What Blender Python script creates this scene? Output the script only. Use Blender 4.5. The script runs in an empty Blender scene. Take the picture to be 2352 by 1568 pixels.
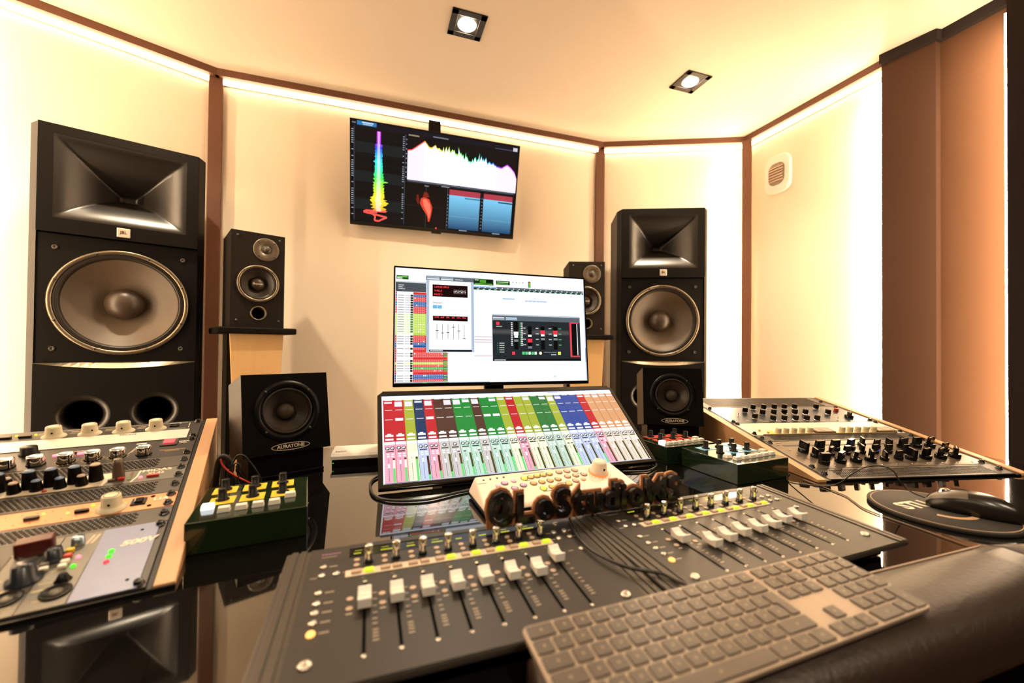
import bpy, bmesh, math, random
from mathutils import Vector, Matrix

S = bpy.context.scene
C = S.collection
rnd = random.Random(11)
R = math.radians
PI = math.pi

# ------------------------------------------------------------------ camera, world, exposure
cam_data = bpy.data.cameras.new('camera')
cam = bpy.data.objects.new('camera', cam_data)
C.objects.link(cam)
S.camera = cam
cam_data.sensor_width = 36.0
cam_data.lens = 940.0 / 2352.0 * 36.0
cam_data.clip_start = 0.02
CAM_YAW, CAM_PITCH, CAM_ROLL = R(18.5), 0.0117, 0.0101
_f0 = Vector((math.sin(CAM_YAW), math.cos(CAM_YAW), 0))
_r0 = Vector((math.cos(CAM_YAW), -math.sin(CAM_YAW), 0))
_f = math.cos(CAM_PITCH) * _f0 + math.sin(CAM_PITCH) * Vector((0, 0, 1))
_u0 = _r0.cross(_f)
_r = math.cos(CAM_ROLL) * _r0 + math.sin(CAM_ROLL) * _u0
_u = -math.sin(CAM_ROLL) * _r0 + math.cos(CAM_ROLL) * _u0
cam.matrix_world = Matrix(((_r.x, _u.x, -_f.x, -0.339), (_r.y, _u.y, -_f.y, 0.0), (_r.z, _u.z, -_f.z, 1.07), (0, 0, 0, 1)))
cam_data.dof.use_dof = True
cam_data.dof.focus_distance = 1.15
cam_data.dof.aperture_fstop = 2.7

world = bpy.data.worlds.new('world')
S.world = world
world.use_nodes = True
world.node_tree.nodes['Background'].inputs[0].default_value = (1.0, 0.75, 0.5, 1)
world.node_tree.nodes['Background'].inputs[1].default_value = 0.02
S.view_settings.view_transform = 'Standard'
S.view_settings.look = 'None'
S.view_settings.gamma = 1.0
S.view_settings.use_curve_mapping = False
S.view_settings.exposure = 1.0
LED_POWER = 9.0
LED_VERT = 105.0
SPOT_W = 48.0

# ------------------------------------------------------------------ colours and materials
def lin(c):
    return tuple(x / 12.92 if x <= 0.04045 else ((x + 0.055) / 1.055) ** 2.4 for x in c)
def hx(h):
    return lin(tuple(int(h[i:i + 2], 16) / 255 for i in (0, 2, 4)))

def nn(nt, t, **kw):
    n = nt.nodes.new(t)
    for k, v in kw.items():
        if hasattr(n, k): setattr(n, k, v)
        else: n.inputs[k].default_value = v
    return n

def mat(name, col, rough=0.5, metal=0.0, noise=0.12, scale=60.0, bump=0.0, coat=0.0, emit=None, estr=0.0, spec=0.5, stretch=None, alpha=1.0, trans=0.0):
    """principled material whose colour and relief are broken up by procedural noise"""
    m = bpy.data.materials.new(name)
    m.use_nodes = True
    nt = m.node_tree
    b = nt.nodes['Principled BSDF']
    b.inputs['Roughness'].default_value = rough
    b.inputs['Metallic'].default_value = metal
    b.inputs['Coat Weight'].default_value = coat
    b.inputs['Coat Roughness'].default_value = 0.03
    b.inputs['Specular IOR Level'].default_value = spec
    b.inputs['Transmission Weight'].default_value = trans
    tc = nn(nt, 'ShaderNodeTexCoord')
    src = tc.outputs['Object']
    if stretch:
        mp = nn(nt, 'ShaderNodeMapping')
        mp.inputs['Scale'].default_value = stretch
        nt.links.new(src, mp.inputs['Vector'])
        src = mp.outputs[0]
    nz = nn(nt, 'ShaderNodeTexNoise')
    nz.inputs['Scale'].default_value = scale
    nz.inputs['Detail'].default_value = 3.0
    nt.links.new(src, nz.inputs['Vector'])
    cr = nn(nt, 'ShaderNodeMix', data_type='RGBA')
    a = [min(1, x * (1 + noise)) for x in col]
    d = [x * (1 - noise) for x in col]
    cr.inputs[6].default_value = (*d, 1)
    cr.inputs[7].default_value = (*a, 1)
    nt.links.new(nz.outputs[0], cr.inputs[0])
    nt.links.new(cr.outputs[2], b.inputs['Base Color'])
    if bump:
        bp = nn(nt, 'ShaderNodeBump')
        bp.inputs['Strength'].default_value = bump
        bp.inputs['Distance'].default_value = 0.002
        nt.links.new(nz.outputs[0], bp.inputs['Height'])
        nt.links.new(bp.outputs[0], b.inputs['Normal'])
    if emit:
        b.inputs['Emission Color'].default_value = (*emit, 1)
        b.inputs['Emission Strength'].default_value = estr
    return m

def wood(name, c1, c2, axis=0, scale=3.0, rough=0.45, spec=0.5):
    m = bpy.data.materials.new(name)
    m.use_nodes = True
    nt = m.node_tree
    b = nt.nodes['Principled BSDF']
    b.inputs['Roughness'].default_value = rough
    b.inputs['Specular IOR Level'].default_value = spec
    tc = nn(nt, 'ShaderNodeTexCoord')
    mp = nn(nt, 'ShaderNodeMapping')
    sc = [26, 26, 26]; sc[axis] = 2.0
    mp.inputs['Scale'].default_value = sc
    nz = nn(nt, 'ShaderNodeTexNoise')
    nz.inputs['Scale'].default_value = scale
    nz.inputs['Detail'].default_value = 6
    nz.inputs['Distortion'].default_value = 0.6
    cr = nn(nt, 'ShaderNodeMix', data_type='RGBA')
    cr.inputs[6].default_value = (*c1, 1)
    cr.inputs[7].default_value = (*c2, 1)
    nt.links.new(tc.outputs['Object'], mp.inputs['Vector'])
    nt.links.new(mp.outputs[0], nz.inputs['Vector'])
    nt.links.new(nz.outputs[0], cr.inputs[0])
    nt.links.new(cr.outputs[2], b.inputs['Base Color'])
    return m

def paint(name, strength=0.0, rough=0.5, metal=0.0):
    """colour read from the mesh's own colour attribute: print on a surface, or the picture of a lit screen"""
    m = bpy.data.materials.new(name)
    m.use_nodes = True
    nt = m.node_tree
    b = nt.nodes['Principled BSDF']
    at = nn(nt, 'ShaderNodeVertexColor', layer_name='Col')
    b.inputs['Roughness'].default_value = rough
    b.inputs['Metallic'].default_value = metal
    if strength:
        b.inputs['Base Color'].default_value = (0.01, 0.01, 0.01, 1)
        b.inputs['Roughness'].default_value = 0.25
        b.inputs['Specular IOR Level'].default_value = 0.12
        nt.links.new(at.outputs[0], b.inputs['Emission Color'])
        b.inputs['Emission Strength'].default_value = strength
    else:
        nt.links.new(at.outputs[0], b.inputs['Base Color'])
    return m

M = {}
M['fabric'] = mat('cream_wall_fabric', (0.80, 0.69, 0.55), 0.9, noise=0.05, scale=420, bump=0.15)
M['ceil'] = mat('cream_ceiling_fabric', (0.82, 0.71, 0.58), 0.9, noise=0.04, scale=300, bump=0.1)
M['brown'] = mat('brown_fabric', (0.055, 0.020, 0.006), 0.85, noise=0.12, scale=350, bump=0.15)
M['brown_lit'] = mat('brown_fabric_painted_lit', (0.095, 0.038, 0.013), 0.85, noise=0.10, scale=350, bump=0.15)  # same brown fabric, colour lightened for the glow of the upright strip
M['trim'] = mat('brown_wood_trim', (0.115, 0.042, 0.017), 0.55, noise=0.2, scale=30, stretch=(8, 8, 1))
M['dark'] = mat('shade_darkened_brown', (0.010, 0.004, 0.003), 0.9, noise=0.2, scale=200)  # brown fabric darkened: the wall's unlit look is put into the colour
M['floor'] = wood('dark_wood_floor', (0.05, 0.025, 0.012), (0.10, 0.05, 0.022), 1, 2.0, 0.4)
M['desk'] = mat('black_gloss_lacquer', (0.004, 0.0035, 0.003), 0.035, noise=0.1, scale=8, coat=1.0, spec=0.6)
M['deskedge'] = mat('black_satin', (0.006, 0.005, 0.005), 0.4)
M['leather'] = mat('dark_leather', (0.020, 0.011, 0.007), 0.40, noise=0.25, scale=240, bump=0.3, spec=0.35)
M['maple'] = wood('pale_maple', (0.50, 0.26, 0.11), (0.60, 0.34, 0.16), 1, 2.0)
M['birch'] = wood('pale_birch_panel', (0.62, 0.38, 0.16), (0.72, 0.48, 0.23), 2, 2.0)
M['blk'] = mat('black_plastic', (0.003, 0.0025, 0.002), 0.4, spec=0.2)
M['blkm'] = mat('matt_black_paint', (0.0035, 0.0028, 0.002), 0.6, noise=0.25, scale=500, bump=0.05, spec=0.12)
M['blkg'] = mat('gloss_black_plastic', (0.006, 0.006, 0.006), 0.15)
M['ash'] = wood('black_ash_veneer', (0.004, 0.003, 0.002), (0.018, 0.012, 0.008), 2, 4.0, 0.7, 0.15)
M['cabside'] = mat('dark_brown_cabinet_paint', (0.010, 0.007, 0.004), 0.45, noise=0.2, scale=300, spec=0.3)
M['horn'] = mat('satin_black_horn', (0.007, 0.005, 0.003), 0.36, noise=0.05, spec=0.75)
M['hpanel'] = mat('satin_black_horn_panel', (0.005, 0.004, 0.003), 0.4, noise=0.05, spec=0.2)
M['rim'] = mat('grey_metal_rim', (0.20, 0.16, 0.11), 0.35, metal=0.8)
M['cone'] = mat('grey_paper_cone', (0.088, 0.060, 0.036), 0.5, noise=0.12, scale=90)
M['cap'] = mat('dark_dust_cap', (0.045, 0.030, 0.018), 0.4)
M['surr'] = mat('rubber_surround', (0.018, 0.013, 0.009), 0.4)
M['cone2'] = mat('dark_cone', (0.030, 0.021, 0.014), 0.45, noise=0.2)
M['cap2'] = mat('dust_cap_grey', (0.055, 0.040, 0.024), 0.5)
M['hole'] = mat('black_hole', (0.0008, 0.0008, 0.0008), 0.9, spec=0.05)
M['steel'] = mat('bright_steel', (0.62, 0.58, 0.52), 0.25, metal=1.0)
M['chrome'] = mat('chrome', (0.80, 0.78, 0.74), 0.08, metal=1.0, noise=0.02)
M['chromet'] = mat('brushed_chrome_top', (0.40, 0.50, 0.58), 0.3, metal=0.9)
M['white'] = mat('white_plastic', (0.78, 0.74, 0.68), 0.45, noise=0.03)
M['cream'] = mat('cream_knob_plastic', (0.72, 0.64, 0.44), 0.4, noise=0.05)
M['badge'] = mat('silver_badge', (0.75, 0.66, 0.55), 0.3, metal=0.4)
M['gun'] = mat('dark_grey_metal_panel', (0.036, 0.029, 0.022), 0.42, metal=0.3, noise=0.15, scale=200)
M['gunl'] = mat('grey_rail_metal', (0.048, 0.038, 0.028), 0.42, metal=0.3, noise=0.15, scale=200)
M['face'] = mat('charcoal_faceplate', (0.022, 0.018, 0.014), 0.45, noise=0.15, scale=300, spec=0.35)
M['panel'] = mat('black_rack_panel', (0.022, 0.019, 0.017), 0.35, metal=0.2, noise=0.15, scale=200)
M['panelg'] = mat('warm_grey_rack_panel', (0.16, 0.125, 0.09), 0.35, metal=0.5, noise=0.1, scale=200)
M['eq'] = mat('blue_black_anodised_panel', (0.045, 0.060, 0.085), 0.28, metal=0.5, noise=0.1)
M['ivory'] = mat('ivory_panel', (0.80, 0.70, 0.52), 0.35, noise=0.05)
M['silver'] = mat('silver_panel', (0.85, 0.80, 0.70), 0.3, metal=0.4, noise=0.04)
M['copper'] = mat('copper_panel', (0.62, 0.25, 0.11), 0.4, metal=0.4, noise=0.08)
M['bluep'] = mat('pale_blue_panel', (0.20, 0.23, 0.38), 0.35, noise=0.06)
M['greyp'] = mat('grey_green_panel', (0.13, 0.12, 0.095), 0.4, metal=0.3)
M['green'] = mat('dark_green_enamel', (0.008, 0.018, 0.006), 0.14, noise=0.2, coat=0.6)
M['btn'] = mat('white_rubber_button', (0.80, 0.76, 0.66), 0.5, noise=0.03)
M['tan'] = mat('tan_key', (0.46, 0.33, 0.24), 0.5, noise=0.05)
M['strip'] = mat('cream_strip', (0.70, 0.56, 0.42), 0.5, noise=0.04)
M['kbase'] = mat('space_grey_aluminium', (0.33, 0.26, 0.20), 0.36, metal=0.35, noise=0.05)
M['key'] = mat('dark_grey_key', (0.075, 0.058, 0.044), 0.38, noise=0.08)
M['mouse'] = mat('dark_mouse_shell', (0.012, 0.010, 0.008), 0.28)
M['mouset'] = mat('grey_mouse_buttons', (0.12, 0.10, 0.075), 0.4)
M['pad'] = mat('dark_cork_pad', (0.020, 0.015, 0.011), 0.7, noise=0.3, scale=700, bump=0.2)
M['tanprint'] = mat('tan_print', (0.50, 0.32, 0.18), 0.6)
M['signw'] = mat('brown_plywood_backing', (0.42, 0.17, 0.07), 0.55, noise=0.2, scale=40)
M['signb'] = mat('black_acrylic_letters', (0.004, 0.003, 0.003), 0.2)
M['peach'] = mat('white_controller_shell', (0.85, 0.72, 0.58), 0.4, noise=0.02)
M['ringg'] = mat('grey_ring_print', (0.12, 0.105, 0.09), 0.5)
M['orange'] = mat('orange_ring', (0.90, 0.26, 0.06), 0.4, emit=(1, 0.25, 0.06), estr=0.25)
M['red'] = mat('red_plastic', (0.55, 0.04, 0.03), 0.35)
M['dred'] = mat('dark_red_knob', (0.08, 0.006, 0.005), 0.3)
M['navy'] = mat('blue_grey_knob', (0.010, 0.014, 0.022), 0.3)
M['bluek'] = mat('blue_knob_cap', (0.10, 0.16, 0.27), 0.4)
M['yel'] = mat('yellow_label', (0.85, 0.56, 0.02), 0.5, noise=0.04)
M['redl'] = mat('red_label', (0.60, 0.06, 0.03), 0.5, noise=0.05)
M['blul'] = mat('sky_blue_label', (0.14, 0.40, 0.65), 0.5, noise=0.05)
M['print'] = mat('pale_print', (0.75, 0.66, 0.52), 0.5, noise=0.03)
M['gold'] = mat('gold_print', (0.70, 0.48, 0.20), 0.4)
M['cable'] = mat('black_cable', (0.008, 0.007, 0.006), 0.4)
M['rcable'] = mat('red_cable', (0.50, 0.03, 0.02), 0.4)
M['wirebr'] = mat('brown_cable', (0.10, 0.055, 0.02), 0.45)
def glow(name, col, s, rough=0.4):
    return mat(name, tuple(min(1, 0.8 * c) for c in col), rough, emit=col, estr=s, noise=0.02)
M['led'] = glow('warm_led', (1.0, 0.73, 0.455), LED_POWER)
M['ledv'] = glow('warm_led_upright', (1.0, 0.73, 0.455), LED_VERT)
M['ledv2'] = glow('warm_led_bright_upright', (1.0, 0.73, 0.455), LED_VERT * 1.0)
M['lamp'] = glow('lamp_glass', (1.0, 0.86, 0.66), 30.0)
M['ggrn'] = glow('lit_green_key', hx('C6E62E'), 0.32)
M['lgrn'] = glow('green_led', hx('3BE01E'), 1.0)
M['lred'] = glow('red_led', hx('FF3B45'), 0.8)
M['lpnk'] = glow('pink_led', hx('FF6A7A'), 1.4)
M['lyel'] = glow('yellow_led', hx('FFE020'), 1.0)
M['lamb'] = glow('amber_led', hx('FFB35A'), 1.0)
M['lblu'] = glow('blue_led', hx('2038FF'), 1.0)
M['lwht'] = glow('white_led_button', (0.9, 0.95, 1.0), 1.0)
M['screen'] = paint('monitor_picture', 0.58)
M['tvpic'] = paint('tv_picture', 0.55)
M['lcd'] = paint('segment_display', 0.8)
M['inkp'] = paint('surface_print', 0.0)

# ------------------------------------------------------------------ mesh building
class MB:
    def __init__(s): s.v = []; s.f = []; s.sm = []
    def add(s, vs, fs, m=None, smooth=False):
        o = len(s.v)
        s.v += [tuple(m @ Vector(v)) for v in vs] if m is not None else [tuple(v) for v in vs]
        s.f += [tuple(i + o for i in f) for f in fs]
        s.sm += [smooth] * len(fs)
        return s
    def box(s, x0, x1, y0, y1, z0, z1, m=None):
        return s.add([(x0, y0, z0), (x1, y0, z0), (x1, y1, z0), (x0, y1, z0), (x0, y0, z1), (x1, y0, z1), (x1, y1, z1), (x0, y1, z1)],
                     [(0, 3, 2, 1), (4, 5, 6, 7), (0, 1, 5, 4), (1, 2, 6, 5), (2, 3, 7, 6), (3, 0, 4, 7)], m)
    def lathe(s, prof, n=24, m=None, smooth=True):
        vs = []; fs = []; rings = []
        for r, z in prof:
            if r < 1e-7: rings.append([len(vs)]); vs.append((0, 0, z))
            else:
                rings.append(list(range(len(vs), len(vs) + n)))
                vs += [(r * math.cos(2 * PI * i / n), r * math.sin(2 * PI * i / n), z) for i in range(n)]
        for a, b in zip(rings, rings[1:]):
            for i in range(n):
                j = (i + 1) % n
                if len(a) == 1 and len(b) == 1: continue
                if len(a) == 1: fs.append((a[0], b[j], b[i]))
                elif len(b) == 1: fs.append((a[i], a[j], b[0]))
                else: fs.append((a[i], a[j], b[j], b[i]))
        return s.add(vs, fs, m, smooth)
    def cyl(s, x, y, z0, z1, r0, r1=None, n=16, m=None, smooth=True):
        r1 = r0 if r1 is None else r1
        T = Matrix.Translation((x, y, 0))
        mm = (m @ T) if m is not None else T
        s.lathe([(r0, z0), (r1, z1)], n, mm, smooth)
        s.lathe([(r1, z1), (0, z1)], n, mm, False)
        return s.lathe([(0, z0), (r0, z0)], n, mm, False)
    def prism(s, poly, z0, z1, m=None, smooth=False):
        n = len(poly)
        vs = [(x, y, z0) for x, y in poly] + [(x, y, z1) for x, y in poly]
        fs = [tuple(range(n))[::-1], tuple(range(n, 2 * n))] + [(i, (i + 1) % n, n + (i + 1) % n, n + i) for i in range(n)]
        return s.add(vs, fs, m, smooth)
    def tube(s, pts, r, n=7, m=None):
        pts = [Vector(p) for p in pts]
        vs = []; fs = []; up = Vector((0, 0, 1))
        for i, p in enumerate(pts):
            t = (pts[min(i + 1, len(pts) - 1)] - pts[max(i - 1, 0)]).normalized()
            a = t.cross(up)
            if a.length < 1e-3: a = t.cross(Vector((1, 0, 0)))
            a.normalize(); b = t.cross(a)
            vs += [p + r * (a * math.cos(2 * PI * k / n) + b * math.sin(2 * PI * k / n)) for k in range(n)]
        for i in range(len(pts) - 1):
            fs += [(i * n + k, i * n + (k + 1) % n, (i + 1) * n + (k + 1) % n, (i + 1) * n + k) for k in range(n)]
        fs += [tuple(range(n))[::-1], tuple(range((len(pts) - 1) * n, len(pts) * n))]
        return s.add(vs, fs, m, True)
    def mesh(s, name, material):
        me = bpy.data.meshes.new(name)
        me.from_pydata(s.v, [], s.f)
        me.polygons.foreach_set('use_smooth', s.sm)
        bm = bmesh.new(); bm.from_mesh(me)
        bmesh.ops.recalc_face_normals(bm, faces=bm.faces)
        bm.to_mesh(me); bm.free()
        me.materials.append(material)
        me.update()
        return me

def M3(loc=(0, 0, 0), rot=(0, 0, 0), sc=None):
    m = Matrix.Translation(loc) @ (Matrix.Rotation(rot[2], 4, 'Z') @ Matrix.Rotation(rot[1], 4, 'Y') @ Matrix.Rotation(rot[0], 4, 'X'))
    return m @ Matrix.Diagonal((*sc, 1)) if sc else m

FWD = Matrix.Rotation(PI / 2, 4, 'X')           # local z -> -y : lathe facing the listener

def smooth_path(pts, k=8):
    pts = [Vector(p) for p in pts]; out = []
    for i in range(len(pts) - 1):
        p0, p1, p2, p3 = pts[max(i - 1, 0)], pts[i], pts[i + 1], pts[min(i + 2, len(pts) - 1)]
        for j in range(k):
            t = j / k
            out.append(0.5 * ((2 * p1) + (-p0 + p2) * t + (2 * p0 - 5 * p1 + 4 * p2 - p3) * t * t + (-p0 + 3 * p1 - 3 * p2 + p3) * t ** 3))
    return out + [pts[-1]]

def inst(name, me, parent=None, loc=(0, 0, 0), rot=(0, 0, 0), bevel=0.0, seg=2, scale=None, label=None):
    o = bpy.data.objects.new(name, me)
    C.objects.link(o)
    o.location = loc; o.rotation_euler = rot
    if scale: o.scale = scale
    if parent is not None: o.parent = parent
    if bevel:
        b = o.modifiers.new('bevel', 'BEVEL'); b.width = bevel; b.segments = seg; b.limit_method = 'ANGLE'; b.angle_limit = R(40)
    if label: o['label'] = label
    return o
def part(name, mb, material, parent=None, bevel=0.0, **kw):
    return inst(name, mb.mesh(name, material), parent, bevel=bevel, **kw)
def tag(o, label, cat, group=None):
    o['label'] = label; o['category'] = cat
    if group: o['group'] = group
    return o
def thing(name, label, cat, loc=(0, 0, 0), rot=(0, 0, 0), group=None):
    o = bpy.data.objects.new(name, None)
    o.empty_display_size = 0.02
    C.objects.link(o)
    o.location = loc; o.rotation_euler = rot
    return tag(o, label, cat, group)
def struct(name, mb, material, label=None, **kw):
    o = part(name, mb, material, **kw)
    o['kind'] = 'structure'
    if label: o['label'] = label
    return o

def text_mesh(s, size, material, ext=0.0004, off=0.0, sx=1.0, res=3, spacing=1.0, shear=0.0):
    cu = bpy.data.curves.new('lettering', 'FONT')
    cu.body = s; cu.size = size; cu.extrude = ext; cu.offset = off
    cu.align_x = 'CENTER'; cu.align_y = 'CENTER'; cu.resolution_u = res
    cu.space_character = spacing; cu.shear = shear
    o = bpy.data.objects.new('tmp', cu); C.objects.link(o)
    bpy.context.view_layer.update()
    me = bpy.data.meshes.new_from_object(o.evaluated_get(bpy.context.evaluated_depsgraph_get()))
    bpy.data.objects.remove(o); bpy.data.curves.remove(cu)
    me.name = 'lettering'
    me.materials.clear(); me.materials.append(material)
    if sx != 1.0: me.transform(Matrix.Diagonal((sx, 1, 1, 1)))
    return me
def text(name, s, size, material, parent, loc, rot=(0, 0, 0), **kw):
    return inst(name, text_mesh(s, size, material, **kw), parent, loc, rot)

class PB:
    """flat coloured patches collected into one mesh (screen pictures and surface print), layer by layer"""
    def __init__(s, w=1.0, h=1.0, step=0.00006): s.v = []; s.f = []; s.c = []; s.w = w; s.h = h; s.st = step
    def poly(s, pts, col, lay=1):
        if isinstance(col, str): col = hx(col)
        o = len(s.v)
        s.v += [(x * s.w, y * s.h, lay * s.st) for x, y in pts]
        s.f.append(tuple(range(o, o + len(pts))))
        s.c += [(*col[:3], 1.0)] * len(pts)
    def rect(s, x0, y0, x1, y1, col, lay=1):
        s.poly([(min(x0, x1), min(y0, y1)), (max(x0, x1), min(y0, y1)), (max(x0, x1), max(y0, y1)), (min(x0, x1), max(y0, y1))], col, lay)
    def disc(s, x, y, r, col, lay=1, n=12, asp=1.0):
        s.poly([(x + r * math.cos(2 * PI * i / n), y + r * asp * math.sin(2 * PI * i / n)) for i in range(n)], col, lay)
    def words(s, x, y, w, h, col, lay=2, seed=0):
        """a line of lettering too small to read: short strokes"""
        q = random.Random(seed); cx = x
        while cx < x + w:
            k = h * q.uniform(0.35, 0.8) * (s.h / s.w)
            s.rect(cx, y, min(cx + k, x + w), y + h, col, lay); cx += k * 1.35
    def build(s, name, material, parent=None, **kw):
        me = bpy.data.meshes.new(name)
        me.from_pydata(s.v, [], s.f)
        ca = me.color_attributes.new('Col', 'FLOAT_COLOR', 'POINT')
        ca.data.foreach_set('color', [x for c in s.c for x in c])
        me.materials.append(material)
        o = inst(name, me, parent, **kw)
        if name != 'screen_picture': o['kind'] = 'stuff'
        return o

def holed(mb, x0, x1, z0, z1, cx, cz, r, y=0.0, n=48, depth=0.0):
    """rectangular front plate in the xz plane with one round hole (and a short collar going back)"""
    ci = []; ou = []
    for i in range(n):
        a = 2 * PI * i / n; c, d = math.cos(a), math.sin(a)
        t = min(((x1 - cx) / c if c > 1e-9 else (x0 - cx) / c if c < -1e-9 else 1e9), ((z1 - cz) / d if d > 1e-9 else (z0 - cz) / d if d < -1e-9 else 1e9))
        ci.append((cx + r * c, y, cz + r * d)); ou.append((cx + t * c, y, cz + t * d))
    for X, Z in ((x0, z0), (x1, z0), (x1, z1), (x0, z1)):   # snap the nearest ray onto each corner
        k = min(range(n), key=lambda q: (ou[q][0] - X) ** 2 + (ou[q][2] - Z) ** 2)
        ou[k] = (X, y, Z)
    mb.add(ci + ou, [(i, n + i, n + (i + 1) % n, (i + 1) % n) for i in range(n)])
    if depth:
        mb.add(ci + [(a, y + depth, b) for a, _, b in ci], [(i, (i + 1) % n, n + (i + 1) % n, n + i) for i in range(n)], smooth=True)

def perforated(x0, x1, y0, y1, nx, ny, fx=0.78, fy=0.76, d=0.003):
    """metal sheet pierced by staggered rows of real slots"""
    mb = MB(); cw = (x1 - x0) / (nx + 0.5); ch = (y1 - y0) / ny
    for j in range(ny):
        off = cw / 2 if j % 2 else 0.0
        yb, yt = y0 + j * ch, y0 + (j + 1) * ch
        hy0, hy1 = yb + ch * (1 - fy) / 2, yt - ch * (1 - fy) / 2
        sx = x0 if off else x1 - cw / 2
        mb.add([(sx, yb, 0), (sx + cw / 2, yb, 0), (sx + cw / 2, yt, 0), (sx, yt, 0)], [(0, 1, 2, 3)])
        for i in range(nx):
            a, b = x0 + off + i * cw, x0 + off + (i + 1) * cw
            h0, h1 = a + cw * (1 - fx) / 2, b - cw * (1 - fx) / 2
            mb.add([(a, yb, 0), (b, yb, 0), (b, yt, 0), (a, yt, 0), (h0, hy0, 0), (h1, hy0, 0), (h1, hy1, 0), (h0, hy1, 0),
                    (h0, hy0, -d), (h1, hy0, -d), (h1, hy1, -d), (h0, hy1, -d)],
                   [(0, 1, 5, 4), (1, 2, 6, 5), (2, 3, 7, 6), (3, 0, 4, 7), (4, 5, 9, 8), (5, 6, 10, 9), (6, 7, 11, 10), (7, 4, 8, 11)])
    return mb

# ================================================================== THE ROOM
ZC = 2.47
def seg_box(mb, p, q, d0, d1, z0, z1):
    """box along the line p->q, from d0 to d1 on the room side (left of p->q is outside)"""
    p = Vector((*p, 0)); q = Vector((*q, 0)); t = (q - p).normalized(); n = Vector((t.y, -t.x, 0))
    pts = [p + n * d0, q + n * d0, q + n * d1, p + n * d1]
    mb.prism([(v.x, v.y) for v in pts], z0, z1)
    return mb
fl = MB().box(-2.4, 2.4, -2.6, 2.9, -0.1, 0.0)
struct('floor', fl, M['floor'], 'dark wooden floor under the desk')
struct('ceiling', MB().box(-2.4, 2.4, -2.6, 2.9, ZC, ZC + 0.1), M['ceil'], 'warm cream ceiling washed by the light strips')
P0 = (-2.01, 2.10); P1 = (-1.13, 2.49); P2 = (1.13, 2.49); P3 = (2.01, 2.10)
struct('wall_front', seg_box(MB(), P1, P2, -0.1, 0.0, 0, ZC), M['fabric'], 'cream fabric wall behind the wall television')
struct('wall_front_left', seg_box(MB(), P0, P1, -0.1, 0.0, 0, ZC), M['fabric'], 'cream angled corner wall behind the near tall loudspeaker')
struct('wall_front_right', seg_box(MB(), P2, P3, -0.1, 0.0, 0, ZC), M['fabric'], 'cream angled corner wall behind the far tall loudspeaker')
struct('wall_right', seg_box(MB(), P3, (2.01, 0.7), -0.1, 0.0, 0, ZC), M['fabric'], 'cream side wall with the round-cornered white vent')
struct('wall_left', seg_box(MB(), (-2.01, 0.7), P0, -0.1, 0.0, 0, ZC), M['fabric'])
for sx in (1, -1):
    side = 'right' if sx > 0 else 'left'
    mb = MB().prism([(sx * 2.01, 1.279), (sx * 1.93, 1.279), (sx * 1.972, 1.10), (sx * 2.01, 1.10)], 0, ZC - 0.0455)
    struct('wall_' + side + '_panel', mb, M['brown'], 'dark brown fabric upright panel')
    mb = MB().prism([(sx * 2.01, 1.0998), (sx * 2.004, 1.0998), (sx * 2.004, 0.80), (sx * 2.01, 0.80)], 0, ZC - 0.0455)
    struct('wall_' + side + '_lit_panel', mb, M['brown_lit'], 'brown fabric panel with its edge light partly painted in')
    mb = MB().prism([(sx * 2.3, 0.855), (sx * 1.885, 0.855), (sx * 1.885, 0.30), (sx * 2.3, 0.30)], 0, ZC)
    struct('wall_' + side + '_rear', mb, M['dark'], 'brown fabric wall at the picture edge, darkened as if unlit')
    mb = MB().prism([(sx * 2.3, 0.2995), (sx * 1.98, 0.2995), (sx * 1.98, -2.5), (sx * 2.3, -2.5)], 0, ZC)
    struct('wall_' + side + '_back', mb, M['brown'])
for sx, i in ((1, 10), (-1, 11)):
    mb = MB().prism([(sx * 2.01, 1.279), (sx * 1.912, 1.279), (sx * 1.955, 1.09), (sx * 1.982, 1.085), (sx * 1.982, 0.856), (sx * 2.01, 0.856)], ZC - 0.045, ZC - 0.0005)
    struct('trim_%d' % i, mb, M['dark'], 'dark cornice above the brown fabric panels' if sx > 0 else None)
struct('wall_back', MB().box(-2.4, 2.4, -2.6, -2.5, 0, ZC), M['brown'])
# cornice, corner posts
segs = [(P1, P2, 'front'), (P0, P1, 'front_left'), (P2, P3, 'front_right'), (P3, (2.01, 1.28), 'right'), ((-2.01, 1.28), P0, 'left')]
names = {'front': 'above the television wall', 'front_left': 'above the near loudspeaker corner', 'front_right': 'above the far loudspeaker corner', 'right': 'above the right side wall', 'left': 'above the left side wall'}
for i, (p, q, nm) in enumerate(segs):
    struct('trim_%d' % (i + 1), seg_box(MB(), p, q, 0.0, 0.052, ZC - 0.036, ZC), M['trim'], 'brown wooden cornice ' + names[nm])
    o = thing('led_strip', 'glowing warm light strip under the cornice ' + names[nm], 'light strip', (p[0], p[1], ZC - 0.06), group='light strips under the cornice')
    mb = MB(); d = (q[0] - p[0], q[1] - p[1]); seg_box(mb, (0, 0), d, 0.002, 0.010, 0.0, 0.024); part('channel', mb, M['silver'], o)
    mb = MB(); seg_box(mb, (0, 0), d, 0.0102, 0.022, 0.002, 0.023); part('diffuser', mb, M['led'], o)
def post(i, x, y, ang, w, lab):
    m = M3((x, y, 0), (0, 0, ang))
    struct('trim_%d' % i, MB().box(-w / 2, w / 2, -0.022, 0.0, 0, ZC - 0.0365, m), M['trim'], lab, bevel=0.003)
post(6, P1[0] - 0.004, P1[1] - 0.010, R(12), 0.060, 'brown upright post at the near end of the television wall')
post(7, P2[0] - 0.012, P2[1] - 0.004, R(-12), 0.062, 'brown upright post at the far end of the television wall')
post(8, P3[0] - 0.046, P3[1] - 0.050, R(-57), 0.055, 'brown upright post beside the white wall vent')
post(9, P0[0] + 0.046, P0[1] - 0.050, R(57), 0.055, None)
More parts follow.
